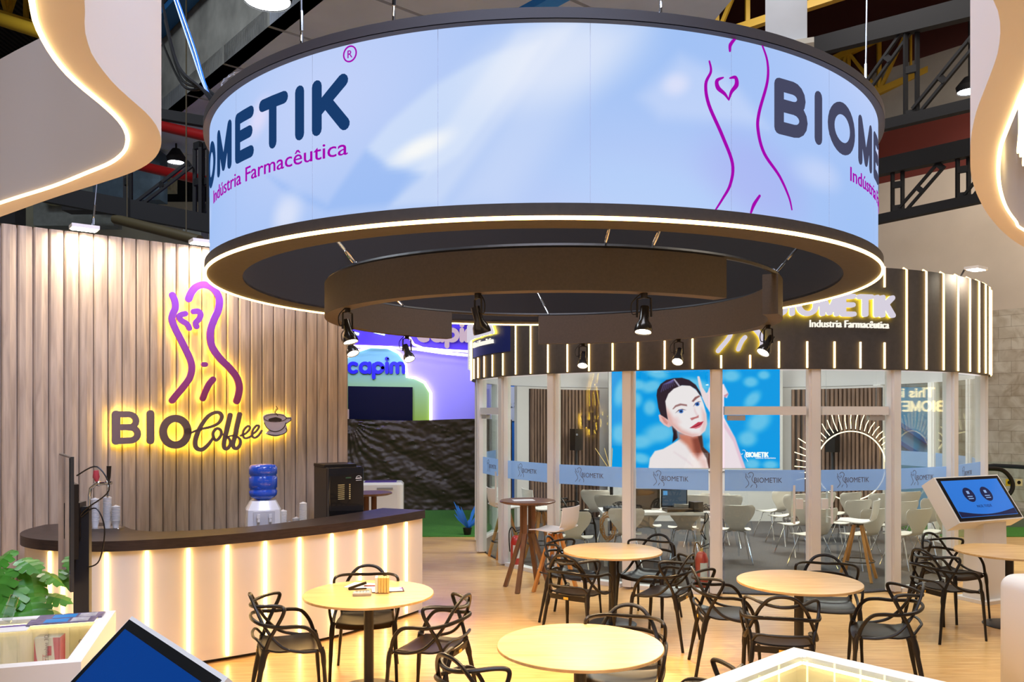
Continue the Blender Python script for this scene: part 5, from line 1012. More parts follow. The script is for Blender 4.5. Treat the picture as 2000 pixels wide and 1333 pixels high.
# control table with equipment
ct = empty('control_table', (2.0, 11.7, 0), 0, 'white control table with cables and a laptop inside the glass booth', 'table'); TZ = .768
m = MB(); m.box((2.0, 11.75, TZ-.02), (1.5, .62, .04)); kid(m.build('tabletop', WHITE), ct)
for sx in (-1, 1):
    for sy in (-1, 1): m = MB(); m.box((2.0+sx*.7, 11.75+sy*.26, (TZ-.04)/2+.009), (.05, .05, TZ-.058)); kid(m.build('leg', mat('pale_steel', (.6, .6, .58), .35, .3)), ct)
lp = empty('laptop', (2.32, 11.62, TZ), 0, 'open black laptop on the control table', 'laptop'); m = MB(); m.box((2.32, 11.6, TZ+.02), (.38, .27, .04), rz=.1); kid(m.build('base', BLACK), lp)
m = MB(); m.box((2.3, 11.77, TZ+.17), (.38, .02, .26), rz=.1); kid(m.build('lid', BLACK), lp); m = MB(); m.box((2.302, 11.757, TZ+.17), (.35, .004, .22), rz=.1); kid(m.build('screen', emit('dim_laptop_light', (.05, .07, .1), 1)), lp); m = MB(); m.box((2.17, 11.738, TZ+.24), (.06, .003, .06), rz=.1); kid(m.build('screen_window', emit('blue_window_light', (.1, .3, .6), 1)), lp)
m = MB(); m.box((1.88, 11.85, TZ+.15), (.46, .04, .28), rz=-.1); o = m.build('back_panel', BLACK); mo_ = empty('small_monitor', (1.88, 11.85, TZ), 0, 'small black monitor left of the laptop, seen from behind', 'monitor'); kid(o, mo_); m = MB(); m.box((1.88, 11.85, TZ+.01), (.2, .16, .02)); kid(m.build('stand', BLACK), mo_)
m = MB(); m.box((1.5, 11.58, TZ+.03), (.42, .26, .06), rz=.1, bev=.02); mx_ = empty('mixing_desk', (1.5, 11.58, TZ), 0, 'small black mixing desk with knobs at the left end of the control table', 'mixing desk'); kid(m.build('body', BLACK), mx_); m = MB()
for i in range(6):
    for j in range(3): m.tube([(1.34+i*.06, 11.5+j*.06, TZ+.06), (1.34+i*.06, 11.5+j*.06, TZ+.08)], .009, 6)
kid(m.build('knobs', mat('grey_knob', (.4, .4, .42), .4)), mx_)
m = MB(); m.box((2.56, 11.55, TZ+.07), (.14, .16, .14), rz=.3); tag(m.build('power_box', BLACK), 'small black device box right of the laptop', 'device')
random.seed(4)
def tangle(name, c, r, n, z0, lab, matc, rr=.006):
    m = MB()
    for k in range(n):
        pts = [(c[0]+random.uniform(-r, r), c[1]+random.uniform(-r, r)*.6, z0+rr+random.uniform(0, r*.7)) for _ in range(6)]; m.tube(catmull(pts, 1, 5)[0], rr, 5)
    tag(m.build(name, matc, smooth=True), lab, 'cables')
tangle('cable_tangle', (2.68, 11.62), .13, 6, TZ, 'black cable tangle at the right end of the control table', BLACK); tangle('cable_tangle', (1.55, 11.75), .12, 5, TZ+.03, 'black cables arching over the mixing desk', BLACK, .005); tangle('cable_tangle', (1.98, 10.3), .15, 5, .018, 'black cable bundle on the carpet beside the fire extinguisher', BLACK, .008)
m = MB(); m.tube(catmull([(2.66, 11.42, TZ-.0), (2.64, 11.4, .6), (2.6, 11.42, .5), (2.67, 11.4, .4), (2.62, 11.42, .55), (2.7, 11.4, .7), (2.68, 11.44, TZ)], 1, 6)[0], .007, 5); tag(m.build('hanging_cable', BLACK, smooth=True), 'black cable hanging down from the right end of the control table', 'cable')
m = MB()
for k in range(7): c0 = (1.32+random.uniform(-.02, .02), 11.40-.012*k, .58+random.uniform(-.03, .02)); m.tube([(c0[0]+(.09+random.uniform(-.02, .02))*cos(i*pi/12), c0[1], c0[2]+(.17+random.uniform(-.02, .02))*sin(i*pi/12)) for i in range(24)], .006, 5, closed=True)
tag(m.build('cable_coil', mat('orange_cable', (.42, .2, .05), .5), smooth=True), 'orange coiled cable hanging on the left front of the control table', 'cable')
# stuff near the screen inside
m = MB(); m.lathe([(0, 1.0), (.4, 1.0), (.4, 1.02), (0, 1.02)], 32, (1.75, 14.6, 0)); e = empty('glass_bar_table', (1.75, 14.6, 0), 0, 'dark glass bar table left of the video screen in the booth', 'bar table'); kid(m.build('tabletop', mat('dark_glass_top', (.01, .02, .03), .05, coat=1)), e); m = MB(); m.lathe([(0, .018), (.22, .018), (.22, .03), (.03, .04), (.03, 1.0)], 24, (1.75, 14.6, 0)); kid(m.build('pedestal', BLACKM), e)
m = MB(); m.lathe([(0, 0), (.055, 0), (.055, .14), (.05, .15), (0, .15)], 20, (1.74, 14.55, 1.02)); e = empty('reed_diffuser', (1.74, 14.55, 1.02), 0, 'glass reed diffuser with sticks on the dark bar table', 'diffuser'); kid(m.build('jar', mat('amber_jar', (.5, .4, .2), .1, trans=.5)), e); m = MB()
for q in (-.28, -.12, .02): m.tube([(1.74, 14.55, 1.1), (1.74+q, 14.55, 1.1+.42)], .006, 5)
kid(m.build('reeds', PINE), e)
m = MB(); m.box((1.58, 14.5, 1.08), (.1, .08, .12)); tag(m.build('gift_box', mat('pale_grey_box', (.5, .5, .5), .4)), 'small pale box beside the reed diffuser', 'box')
for px, lab in ((1103, 'black loudspeaker on a pole before the left slatted wall'), (1647, 'black loudspeaker on a pole inside the neon ring')):
    t = bt(px); p = bp(t, 3.35, 0); e = empty('speaker', p, 0, lab, 'loudspeaker'); m = MB(); m.box((p[0], p[1], 1.62), (.2, .16, .42), rz=t); kid(m.build('cabinet', BLACK), e); m = MB(); m.tube([(p[0], p[1], .03), (p[0], p[1], 1.42)], .025, 8); m.box((p[0], p[1], .028), (.3, .3, .02)); kid(m.build('pole', BLACKM), e)
    m = MB(); q = bp(t, 3.35, 0); d_ = Vector((0, -1, 0)); m.tube([Vector((p[0], p[1], 1.72))+d_*.08, Vector((p[0], p[1], 1.72))+d_*.13], .022, 10); kid(m.build('knob', CHROME), e)

# ============================================================ NEIGHBOUR BOOTH
YB = 20.0
nb = lambda px, py, d=0: Vector((((px-1000)/F)*YB, YB-d, EYE+(HY-py)*YB/F))
def nbpoly(pts, d0, d1):
    import mathutils.geometry as mg
    k = len(pts); tri = mg.tessellate_polygon([[Vector((x, y, 0)) for x, y in pts]]); m = MB(); m.add([nb(x, y, d1) for x, y in pts]+[nb(x, y, d0) for x, y in pts], [tuple(t) for t in tri]+[tuple(i+k for i in reversed(t)) for t in tri]+[(i, (i+1) % k, k+(i+1) % k, k+i) for i in range(k)]); return m
bo = empty('neighbour_booth', (-3, YB, 0), 0, 'purple and blue exhibition booth wall with a green shape beyond the black tarp', 'booth')
LAV = mat('lavender_wall', lin(170, 165, 245), .6)
kid(nbpoly([(560, 640), (1010, 640), (1010, 1000), (560, 1000)], -.2, 0).build('wall_panel', LAV), bo)
m, nt, b = newmat('blue_green_fade'); g_ = nt.nodes.new('ShaderNodeNewGeometry'); sx_ = nt.nodes.new('ShaderNodeSeparateXYZ'); mr = nt.nodes.new('ShaderNodeMapRange'); mr.inputs[1].default_value = 1.9; mr.inputs[2].default_value = 3.9; rp = ramp(nt, [(0, lin(160, 205, 60)), (1, lin(95, 195, 215))]); rp.color_ramp.elements.new(.45).color = (*lin(150, 205, 130), 1)
nt.links.new(g_.outputs['Position'], sx_.inputs[0]); nt.links.new(sx_.outputs[2], mr.inputs[0]); nt.links.new(mr.outputs[0], rp.inputs[0]); nt.links.new(rp.outputs[0], b.inputs['Base Color']); FADE = m
arch = [(640, 1000), (640, 720), (680, 697), (700, 686), (725, 678), (755, 678), (780, 690), (792, 706), (796, 737), (812, 739), (830, 748), (842, 768), (842, 830), (838, 1000)]
kid(nbpoly(arch, 0, .06).build('green_shape', FADE), bo)
edge = [nb(x, y, .07) for x, y in arch[1:-1]]; kid(MB().tube(edge, .035, 6).build('led_outline', emit('pink_white_led', (1, .86, .95), 4)), bo)
kid(nbpoly([(560, 560), (1010, 560), (1010, 686), (915, 686), (860, 682), (815, 676), (680, 680), (560, 676)], .01, .3).build('upper_fascia', mat('deep_violet_fascia', lin(60, 20, 190), .5)), bo)
kid(MB().tube([nb(x, y, .32) for x, y in ((560, 676), (680, 678), (760, 681), (815, 684), (870, 692), (925, 697))], .035, 6).build('led_edge', emit('violet_white_led', (.8, .65, 1), 5)), bo)
kid(MB().tube([nb(x, y, .42) for x, y in ((795, 660), (805, 664), (812, 676), (830, 683), (870, 687), (925, 690))], .03, 6).build('led_edge', emit('violet_white_led', (.8, .65, 1), 5)), bo)
for x in (678, 728): kid(MB().tube([nb(x+4, 650, .36), nb(x+28, 656, .36)], .035, 6).build('light_tube', emit('blue_white_led', (.4, .6, 1), 6)), bo)
kid(nbpoly([(682, 755), (807, 757), (807, 822), (682, 826)], .06, .14).build('tv_screen', mat('dark_tv', (.004, .006, .02), .2)), bo)
BLUT = mat('vivid_blue_letter', lin(15, 5, 200), .5); zt_ = nb(0, 728)[2]
nmp = lambda a, b, d: Vector((nb(683, 0)[0]+a, YB-.07-d, zt_+b))
# rounded lower-case word drawn with strokes
def lower(mb, mp, h, sw):
    x = 0; A = arcp
    mb.ribbon(A(x+.3*h, .3*h, .3*h, .3*h, 50, 310, 12), sw, mp, 0, .05, smooth=False); x += .78*h
    mb.ribbon(A(x+.3*h, .3*h, .3*h, .3*h, 0, 360, 18), sw, mp, 0, .05, smooth=False); mb.ribbon([(x+.6*h, .6*h), (x+.6*h, 0)], sw, mp, 0, .05, smooth=False); x += .88*h
    mb.ribbon(A(x+.3*h, .3*h, .3*h, .3*h, 0, 360, 18), sw, mp, 0, .05, smooth=False); mb.ribbon([(x, .5*h), (x, -.35*h)], sw, mp, 0, .05, smooth=False); x += .88*h
    mb.ribbon([(x, .6*h), (x, 0)], sw, mp, 0, .05, smooth=False); mb.ribbon(A(x, .9*h, .07*h, .07*h, 0, 360, 10), sw*.55, mp, 0, .05, smooth=False); x += .28*h
    for k in range(2): mb.ribbon([(x+.42*h*k, 0), (x+.42*h*k, .35*h)]+A(x+.42*h*k+.2*h, .4*h, .2*h, .2*h, 180, 0, 8)+[(x+.42*h*k+.41*h, .3*h), (x+.42*h*k+.41*h, 0)], sw, mp, 0, .05, smooth=False)
m = MB(); lower(m, nmp, .36, .085); kid(m.build('lettering', BLUT), bo)
z2 = nb(0, 668)[2]; m = MB(); lower(m, lambda a, b, d: Vector((nb(822, 0)[0]+a, YB-.42-d, z2+b)), .40, .11); kid(m.build('raised_lettering', emit('pale_pink_letter', (.8, .6, .75), .7)), bo)
l = area('booth_wash', (-2.6, YB-2.2, 4.0), (radians(70), 0, 0), 2.5, .4, 60, (.55, .5, 1)); area('booth_wash', (-3.6, YB-2.5, 5.2), (radians(35), 0, 0), 2, .6, 70, (.25, .2, 1))
# light on the counter end from that booth
# black tarp
import mathutils
m = MB(); g = []; NXT, NZT = 260, 70
from mathutils import noise as mnoise
for i in range(NZT+1):
    row = []
    for j in range(NXT+1):
        x = -6.6+6.6*j/NXT; v = i/NZT; z = 1.97*(1-v)+.02; sag = .05*sin(pi*((x+3.6)/3.2) % pi)*(1-v)*0
        r_ = hypot(x+3.62, z-1.95); a_2 = atan2(z-1.95, x+3.62)
        d = .045*mnoise.noise(Vector((x*1.2, z*2.6+x*1.1, 1)))+.022*mnoise.noise(Vector((x*3.5+z*3, z*11-x*3.5, 4)))+.014*mnoise.noise(Vector((x*8-z*5, z*24+x*7, 7)))+.02*sin(a_2*34+4*mnoise.noise(Vector((x*2, z*2, 3))))*math.exp(-r_/1.3)*min(1, r_*3)
        row.append((x, 18.1+d, z-.02*sin(x*2)*(1-v)))
    g.append(row)
TARP = mat('black_plastic_sheeting', (.05, .034, .02), .4); tp = empty('tarp_barrier', (-3.5, 18.1, 0), 0, 'crinkled black plastic tarp stretched across the neighbouring booth', 'tarp'); kid(m.sheet(g).build('sheet', TARP, smooth=True), tp)
for x in (-3.62, -6.4, -.15): m = MB(); m.tube([(x, 18.25, 0), (x, 18.25, 2.22)], .035, 8); kid(m.build('post', mat('pale_timber_post', (.55, .42, .28), .6)), tp)
m = MB(); m.ball((-3.62, 18.2, 1.93), .06, sc=(1, 1, .6)); kid(m.build('yellow_tie', mat('yellow_tape', (.8, .6, .02), .5)), tp)
# white cabinet
cb = empty('white_freezer', (-1.95, 13.2, 0), 0, 'white round-cornered chest cabinet behind the bar table, before the tarp', 'cabinet'); m = MB(); m.rbox((-2.1, 13.3, .52), (.72, .5, 1.04), .09, rz=.1); kid(m.build('body', mat('white_gloss_plastic', (.8, .8, .82), .25)), cb); m = MB(); m.box((-2.0, 13.05, .95), (.25, .02, .03), rz=.1); kid(m.build('handle', mat('grey_handle', (.3, .3, .32), .4)), cb); m = MB(); m.box((-2.1, 13.3, 1.045), (.5, .3, .012), rz=.1); kid(m.build('lid_window', mat('violet_lid', (.1, .05, .35), .15)), cb)
# blue leafy ornament left of the booth door
m = MB(); random.seed(9)
for k in range(14):
    a = random.uniform(0, 2*pi); c = Vector((-.78, 14.5, .12)); d = Vector((cos(a)*.24, sin(a)*.1, random.uniform(.1, .5))); m.sheet([[c, c+Vector((.03, 0, 0))], [c+d*.6+Vector((-.03, 0, .0)), c+d*.6+Vector((.03, 0, 0))], [c+d, c+d+Vector((.004, 0, 0))]])
e = empty('blue_plant', (-.78, 14.5, .012), 0, 'bright blue spiky plant beside the booth door on the turf', 'plant'); kid(m.build('leaves', mat('electric_blue_leaf', (.02, .2, .75), .4)), e); kid(MB().lathe([(0, 0), (.06, 0), (.08, .12), (0, .12)], 20, (-.78, 14.5, .012)).build('pot', BLACK), e)
# white sign of another stand seen through the booth glass
e = empty('stand_sign', (-.25, 19.4, 0), 0, 'white and blue stand panel lettered in dark blue, seen through the left glass', 'sign'); m = MB(); m.box((-.12, 19.4, 1.5), (.74, .1, 3.0)); kid(m.build('panel', mat('azure_panel', lin(40, 130, 220), .5)), e); m = MB(); m.box((-.12, 19.34, 2.35), (.74, .03, .8)); kid(m.build('header', mat('white_panel_face', (.8, .85, .9), .5)), e)
kid(text_mb('DIGITAL 3D', .15, lambda a, b, d: Vector((-.42+a, 19.32-d, 2.27+b)), 0, .01, width=.6, bold=.002).build('lettering', mat('navy_letter', (.02, .06, .25), .5)), e)

# ============================================================ HALL SHELL
def quad(name, pts, m, th=None): o = MB().add(pts, [(0, 1, 2, 3)]).build(name, m); return struct(o)
WR = Vector((8.94, 20, 0)); WRD = Vector((.64, -.77, 0)).normalized()
def wr(t, z): p = WR+WRD*t; return (p.x, p.y, z)
CREAM = mat('cream_painted_wall', (.72, .62, .52), .8, noise=.05, scale=1)
MARB = bpy.data.materials.new('marble_tiles'); MARB.use_nodes = True; nt = MARB.node_tree; b = nt.nodes['Principled BSDF']; tcn = nt.nodes.new('ShaderNodeTexCoord'); mp_ = nt.nodes.new('ShaderNodeMapping'); br = nt.nodes.new('ShaderNodeTexBrick'); ns = nt.nodes.new('ShaderNodeTexNoise')
sp = nt.nodes.new('ShaderNodeSeparateXYZ'); cmb = nt.nodes.new('ShaderNodeCombineXYZ'); mth = nt.nodes.new('ShaderNodeMath'); mth.operation = 'MULTIPLY'; mth.inputs[1].default_value = 1.56
nt.links.new(tcn.outputs['Object'], sp.inputs[0]); nt.links.new(sp.outputs[0], mth.inputs[0]); nt.links.new(mth.outputs[0], cmb.inputs[0]); nt.links.new(sp.outputs[2], cmb.inputs[1]); nt.links.new(cmb.outputs[0], br.inputs[0]); br.inputs['Scale'].default_value = 1; br.inputs['Brick Width'].default_value = .5; br.inputs['Row Height'].default_value = .25; br.inputs['Mortar Size'].default_value = .004; br.inputs['Color1'].default_value = (.62, .54, .44, 1); br.inputs['Color2'].default_value = (.78, .72, .62, 1); br.inputs['Mortar'].default_value = (.4, .34, .26, 1); br.inputs['Bias'].default_value = .2
ns.inputs['Scale'].default_value = 2.5; ns.inputs['Detail'].default_value = 8; ns.inputs['Distortion'].default_value = 1.5; nt.links.new(tcn.outputs['Object'], ns.inputs[0]); rr_ = ramp(nt, [(.35, (.62, .55, .46)), (.6, (1, 1, 1))]); nt.links.new(ns.outputs[0], rr_.inputs[0]); mxx = nt.nodes.new('ShaderNodeMixRGB'); mxx.blend_type = 'MULTIPLY'; mxx.inputs[0].default_value = .7; nt.links.new(br.outputs[0], mxx.inputs[1]); nt.links.new(rr_.outputs[0], mxx.inputs[2]); nt.links.new(mxx.outputs[0], b.inputs['Base Color']); b.inputs['Roughness'].default_value = .25
DRED = mat('dark_red_cladding', (.16, .025, .015), .6)
quad('wall_right', [wr(-14, 0), wr(16, 0), wr(16, 4.38), wr(-14, 4.38)], MARB); quad('wall_right', [wr(-14, 4.38), wr(16, 4.38), wr(16, 7.68), wr(-14, 7.68)], CREAM)
quad('trim_1', [wr(-14, 7.68), wr(16, 7.68), wr(16, 8.9), wr(-14, 8.9)], DRED); quad('wall_right', [wr(-14, 8.9), wr(16, 8.9), wr(16, 10.4), wr(-14, 10.4)], mat('grey_concrete_wall', (.34, .32, .29), .85, noise=.1, scale=2)); quad('trim_2', [wr(-14, 10.4), wr(16, 10.4), wr(16, 15), wr(-14, 15)], mat('dark_red_cladding_upper', (.07, .014, .01), .6))
DK = mat('dark_hall_wall', (.06, .075, .075), .9, noise=.4, scale=.6)
quad('wall_back', [(-30, 34, 0), (30, 34, 0), (30, 34, 15), (-30, 34, 15)], DK); quad('wall_left', [(-22, -6, 0), (-22, 34, 0), (-22, 34, 15), (-22, -6, 15)], DK)
quad('wall_rear', [(-22, -8, 0), (24, -8, 0), (24, -8, 15), (-22, -8, 15)], mat('dim_hall_rear_wall', (.22, .2, .18), .9))
m, nt, b = newmat('corrugated_roof'); wv_ = nt.nodes.new('ShaderNodeTexWave'); wv_.inputs['Scale'].default_value = 1.6; tcn = nt.nodes.new('ShaderNodeTexCoord'); nt.links.new(tcn.outputs['Object'], wv_.inputs[0]); rp = ramp(nt, [(.2, (.02, .016, .012)), (.8, (.09, .07, .055))]); nt.links.new(wv_.outputs[0], rp.inputs[0]); nt.links.new(rp.outputs[0], b.inputs['Base Color']); b.inputs['Roughness'].default_value = .7
quad('ceiling', [(-30, -10, 14.5), (30, -10, 14.5), (30, 36, 14.5), (-30, 36, 14.5)], m)
YEL = mat('yellow_painted_steel', (.55, .33, .02), .5)
def truss(name, a, b, h, n, w, m_, lab, cat='truss', dbl=False, down=True):
    a, b = Vector(a), Vector(b); e = empty(name, (a+b)/2, 0, lab, cat); up = Vector((0, 0, h)); d = (b-a)/n
    q = MB(); q.beam(a, b, w, w); kid(q.build('bottom_chord', m_), e); q = MB(); q.beam(a+up, b+up, w, w); kid(q.build('top_chord', m_), e); q = MB()
    for i in range(n):
        A = a+d*i; q.beam(A, A+up, w*.55, w*.55); 
        if i % 2: q.beam(A+up, A+d, w*.5, w*.5)
        else: q.beam(A, A+up+d, w*.5, w*.5)
    kid(q.build('web_bars', m_), e); return e
TR = (((250, 190, 19), (580, -70, 17), 'yellow roof truss above the left canopy and the cable bundle'), ((1400, 70, 17), (1800, -60, 15), 'yellow roof truss just above the right of the screen ring'), ((1600, 230, 21), (1990, 60, 18), 'yellow roof truss behind the upper black truss at the right'), ((840, 20, 18), (1150, -20, 17), 'yellow roof truss above the middle of the screen ring'), ((-60, 10, 17), (150, 75, 19), 'yellow roof truss in the top left corner beyond the canopy'))
for a, b, lab in TR:
    o = truss('roof_truss', at_y(*a), at_y(*b), 1.3, 6, .15, YEL, lab, 'roof truss'); o['group'] = 'yellow roof trusses'
BT = mat('black_truss_steel', (.012, .012, .014), .7, spec=.3)
def dblbar(q, a, b, w, gap):
    a, b = Vector(a), Vector(b); t = (b-a).normalized(); s = t.cross(Vector((.6, .8, 0))).normalized()*gap; q.beam(a+s, b+s, w, w); q.beam(a-s, b-s, w, w)
    n = max(2, int((b-a).length/.5)); 
    for i in range(n+1): p = a+(b-a)*i/n; q.beam(p-s-t*.05, p+s-t*.05, w*1.1, w*2)
def black_truss(pts_top, pts_bot, posts, diags, Y, lab, w=.16):
    """planar truss standing in a vertical plane; pixel pairs give its joints on the plane through depth Y"""
    P_ = lambda p: Vector(at_y(p[0], p[1], Y(p[0]))); e = empty('black_truss', P_(pts_bot[0]), 0, lab, 'truss', 'black steel trusses')
    q = MB(); q.beam(P_(pts_top[0]), P_(pts_top[1]), w*1.2, w*2); kid(q.build('top_chord', BT), e); q = MB(); q.beam(P_(pts_bot[0]), P_(pts_bot[1]), w, w*1.1); kid(q.build('bottom_chord', BT), e)
    for a, b in posts: q = MB(); dblbar(q, P_(a), P_(b), .06, .09); kid(q.build('post', BT), e)
    for a, b in diags: q = MB(); dblbar(q, P_(a), P_(b), .05, .07); kid(q.build('brace', BT), e)
yl = lambda y0, k: (lambda px: y0/(1+k*(px-1780)))
black_truss([(1560, 100), (1960, 0)], [(1560, 285), (1960, 190)], [((1780, 55), (1780, 228))], [((1788, 218), (1905, 75)), ((1772, 60), (1690, 175))], yl(14, .0006), 'black steel truss crossing behind the top right of the screen ring')
black_truss([(1640, 345), (1960, 275)], [(1640, 445), (1960, 378)], [((1753, 320), (1753, 412)), ((1881, 285), (1881, 388))], [((1762, 410), (1840, 320)), ((1890, 385), (1950, 310))], yl(16, .0005), 'lower black steel truss in front of the red and cream wall')
black_truss([(60, 372), (420, 440)], [(230, 210), (470, 250)], [((250, 320), (250, 400)), ((386, 290), (386, 432)), ((402, 290), (402, 430))], [((268, 400), (372, 320)), ((400, 430), (440, 300))], lambda px: 15, 'black steel truss over the timber wall at the left')
q = MB(); q.beam(at_y(560, -30, 16), at_y(980, 55, 15), .35, .4); tag(q.build('roof_beam', BT), 'black roof beam crossing behind the top left of the screen ring', 'beam')
CONC = mat('weathered_concrete', (.2, .2, .18), .85, noise=.3, scale=2); SLB = mat('pale_slab', (.46, .5, .58), .8, noise=.08, scale=1)
# suspended concrete gallery at the upper left
gd = Vector((1.74, -2.03, 0)).normalized(); ga = Vector((-4.92, 14.0, 8.0)); gp = Vector((.76, .65, 0)); e = empty('concrete_gallery', ga, 0, 'concrete gallery with pale slab underside and steel edge at the upper left', 'gallery')
A_ = ga-gd*7; B_ = ga+gd*7
for k in range(8): q = MB(); p0 = A_+gd*(k*1.78+.03); p1 = A_+gd*(k*1.78+1.74); q.add([p0, p1, p1+gp*3.6, p0+gp*3.6, p0+Vector((0, 0, .3)), p1+Vector((0, 0, .3)), p1+gp*3.6+Vector((0, 0, .3)), p0+gp*3.6+Vector((0, 0, .3))], [(0, 3, 2, 1), (4, 5, 6, 7), (0, 1, 5, 4), (1, 2, 6, 5), (2, 3, 7, 6), (3, 0, 4, 7)]); kid(q.build('slab', SLB), e)
q = MB(); q.add([A_, B_, B_+Vector((0, 0, 1.5)), A_+Vector((0, 0, 1.5)), A_+gp*.25, B_+gp*.25, B_+gp*.25+Vector((0, 0, 1.5)), A_+gp*.25+Vector((0, 0, 1.5))], [(0, 1, 2, 3), (7, 6, 5, 4), (0, 4, 5, 1), (3, 2, 6, 7)]); kid(q.build('edge_wall', CONC), e)
q = MB(); up = Vector((0, 0, 1.5)); q.beam(A_+up-gp*.2, B_+up-gp*.2, .35, .12); kid(q.build('edge_strip', mat('blue_edge_paint', (.01, .1, .28), .5)), e); q = MB(); q.beam(A_+up-gp*.3+Vector((0, 0, .45)), B_+up-gp*.3+Vector((0, 0, .45)), .3, .75); kid(q.build('edge_beam', mat('grey_edge_steel', (.11, .12, .12), .5)), e)
# concrete hangers above the ring
for (p0, p1, Yq, lab, wz) in (((1505, 0), (1560, 88), 13, 'pale concrete hanger with an air grille above the right of the ring', 1.0), ((715, 0), (745, 60), 15, 'grey concrete hanger above the left of the ring', .6)):
    x0 = at_y(p0[0], 0, Yq)[0]; z0 = at_y(0, p1[1], Yq)[2]; e = empty('hanging_pier', (x0+.3, Yq, z0), 0, lab, 'pier'); q = MB(); q.box((x0+.35, Yq+.3, (z0+14.5)/2), (.62 if wz > .9 else .42, .6, 14.5-z0), rz=-.35); kid(q.build('shaft', CONC if wz < .9 else SLB), e)
    if wz > .9: q = MB(); q.box((x0+.4, Yq+.1, z0-.04), (.6, .6, .08), rz=-.35); kid(q.build('air_grille', mat('pale_grille', (.55, .55, .52), .5)), e)
# slab and blue beam behind the ring top
p0 = [Vector(on_floor(*a, 8.6)) for a in ((1075, 35), (1130, -60), (1480, -60), (1385, 52))]; q = MB(); q.add([(p.x, p.y, 8.6) for p in p0]+[(p.x, p.y, 8.9) for p in p0], [(0, 1, 2, 3), (7, 6, 5, 4), (0, 4, 5, 1), (1, 5, 6, 2), (2, 6, 7, 3), (3, 7, 4, 0)]); tag(q.build('pale_slab', SLB), 'pale slab corner above the middle of the screen ring', 'slab')
q = MB(); q.beam(at_y(1000, 42, 11), at_y(1150, -40, 10.5), .25, .1); tag(q.build('blue_beam', mat('bright_blue_paint', (.01, .18, .6), .5)), 'bright blue beam just above the middle of the screen ring', 'beam')
# background blocks left: ducts, pipes, cream wall
q = MB(); q.box((-11, 22, 4.7), (9, .3, 6)); e = empty('rear_wall_block', (-11, 22, 2), 0, 'cream wall and grey boxes beyond the timber wall at the left', 'wall'); kid(q.build('wall_panel', mat('pale_green_cream', (.5, .52, .38), .8)), e)
for (a, b, c, d, Yq, mm) in ((75, 345, 230, 445, 19, 'grey'), (95, 350, 140, 400, 18.7, 'cream'), (190, 300, 320, 395, 18.5, 'blue'), (240, 345, 340, 375, 20, 'cream'), (0, 395, 40, 440, 18, 'dark'), (365, 435, 400, 470, 17, 'grey'), (130, 395, 235, 415, 18, 'dark'), (20, 300, 180, 345, 19, 'dark'), (240, 230, 420, 330, 21, 'dark')):
    A3 = Vector(at_y(a, b, Yq)); B3 = Vector(at_y(c, d, Yq)); q = MB(); q.box(((A3.x+B3.x)/2, Yq, (A3.z+B3.z)/2), (abs(B3.x-A3.x), .4, abs(A3.z-B3.z)))
    kid(q.build('service_box', mat({'grey': 'grey_duct', 'cream': 'cream_duct', 'blue': 'blue_grey_duct', 'dark': 'dark_duct'}[mm], {'grey': (.16, .18, .17), 'cream': (.36, .36, .24), 'blue': (.05, .085, .12), 'dark': (.02, .02, .022)}[mm], .7, noise=.15)), e)
def pipe(a, b, r, m_, lab, rods=False):
    q = MB(); q.tube([a, b], r, 12)
    if rods:
        for t in (.15, .85): p = Vector(a).lerp(Vector(b), t); q.tube([p, Vector((p.x, p.y, 14.45))], .012, 6)
    tag(q.build('overhead_pipe', m_, smooth=True), lab, 'pipe')
pipe(at_y(255, 320, 17.5), at_y(440, 362, 16), .1, mat('red_pipe_paint', (.35, .01, .01), .4), 'red overhead pipe left of the screen ring, lower one'); pipe(at_y(310, 245, 16.2), at_y(440, 275, 15.6), .1, mat('red_pipe_paint', (.35, .01, .01), .4), 'red overhead pipe left of the screen ring, upper one'); pipe(at_y(225, 428, 15), at_y(390, 470, 14), .09, mat('dark_olive_pipe', (.07, .055, .025), .5), 'dark olive pipe just above the timber wall', True)
pipe(at_y(-40, 25, 16), at_y(90, 66, 15), .12, YEL, 'thick yellow pipe at the top left corner')
# high bay lamps in view
for px, py, Yq, s_, lab in ((522, 3, 11, .34, 'round hall lamp glaring at the top left of the ring'), (344, 318, 18, .2, 'small hall lamp shining left of the ring'), (1893, 180, 17, .25, 'small hall lamp beside the right canopy')):
    p = at_y(px, py, Yq); e = empty('hall_light', p, 0, lab, 'lamp'); q = MB(); q.lathe([(s_*.9, 0), (s_, .12), (s_*.4, .3), (0, .3)], 24, p, cap=False); kid(q.build('shade', BT, smooth=True), e); q = MB(); q.lathe([(0, .02), (s_*.88, .02)], 24, p, cap=False); kid(q.build('lens', emit('hall_lamp_lens', (.95, 1, 1), 18)), e); q = MB(); q.tube([(p[0], p[1], p[2]+.3), (p[0], p[1], 14.4 if px != 344 else 7.99)], .02, 6); kid(q.build('hanger', BT), e)
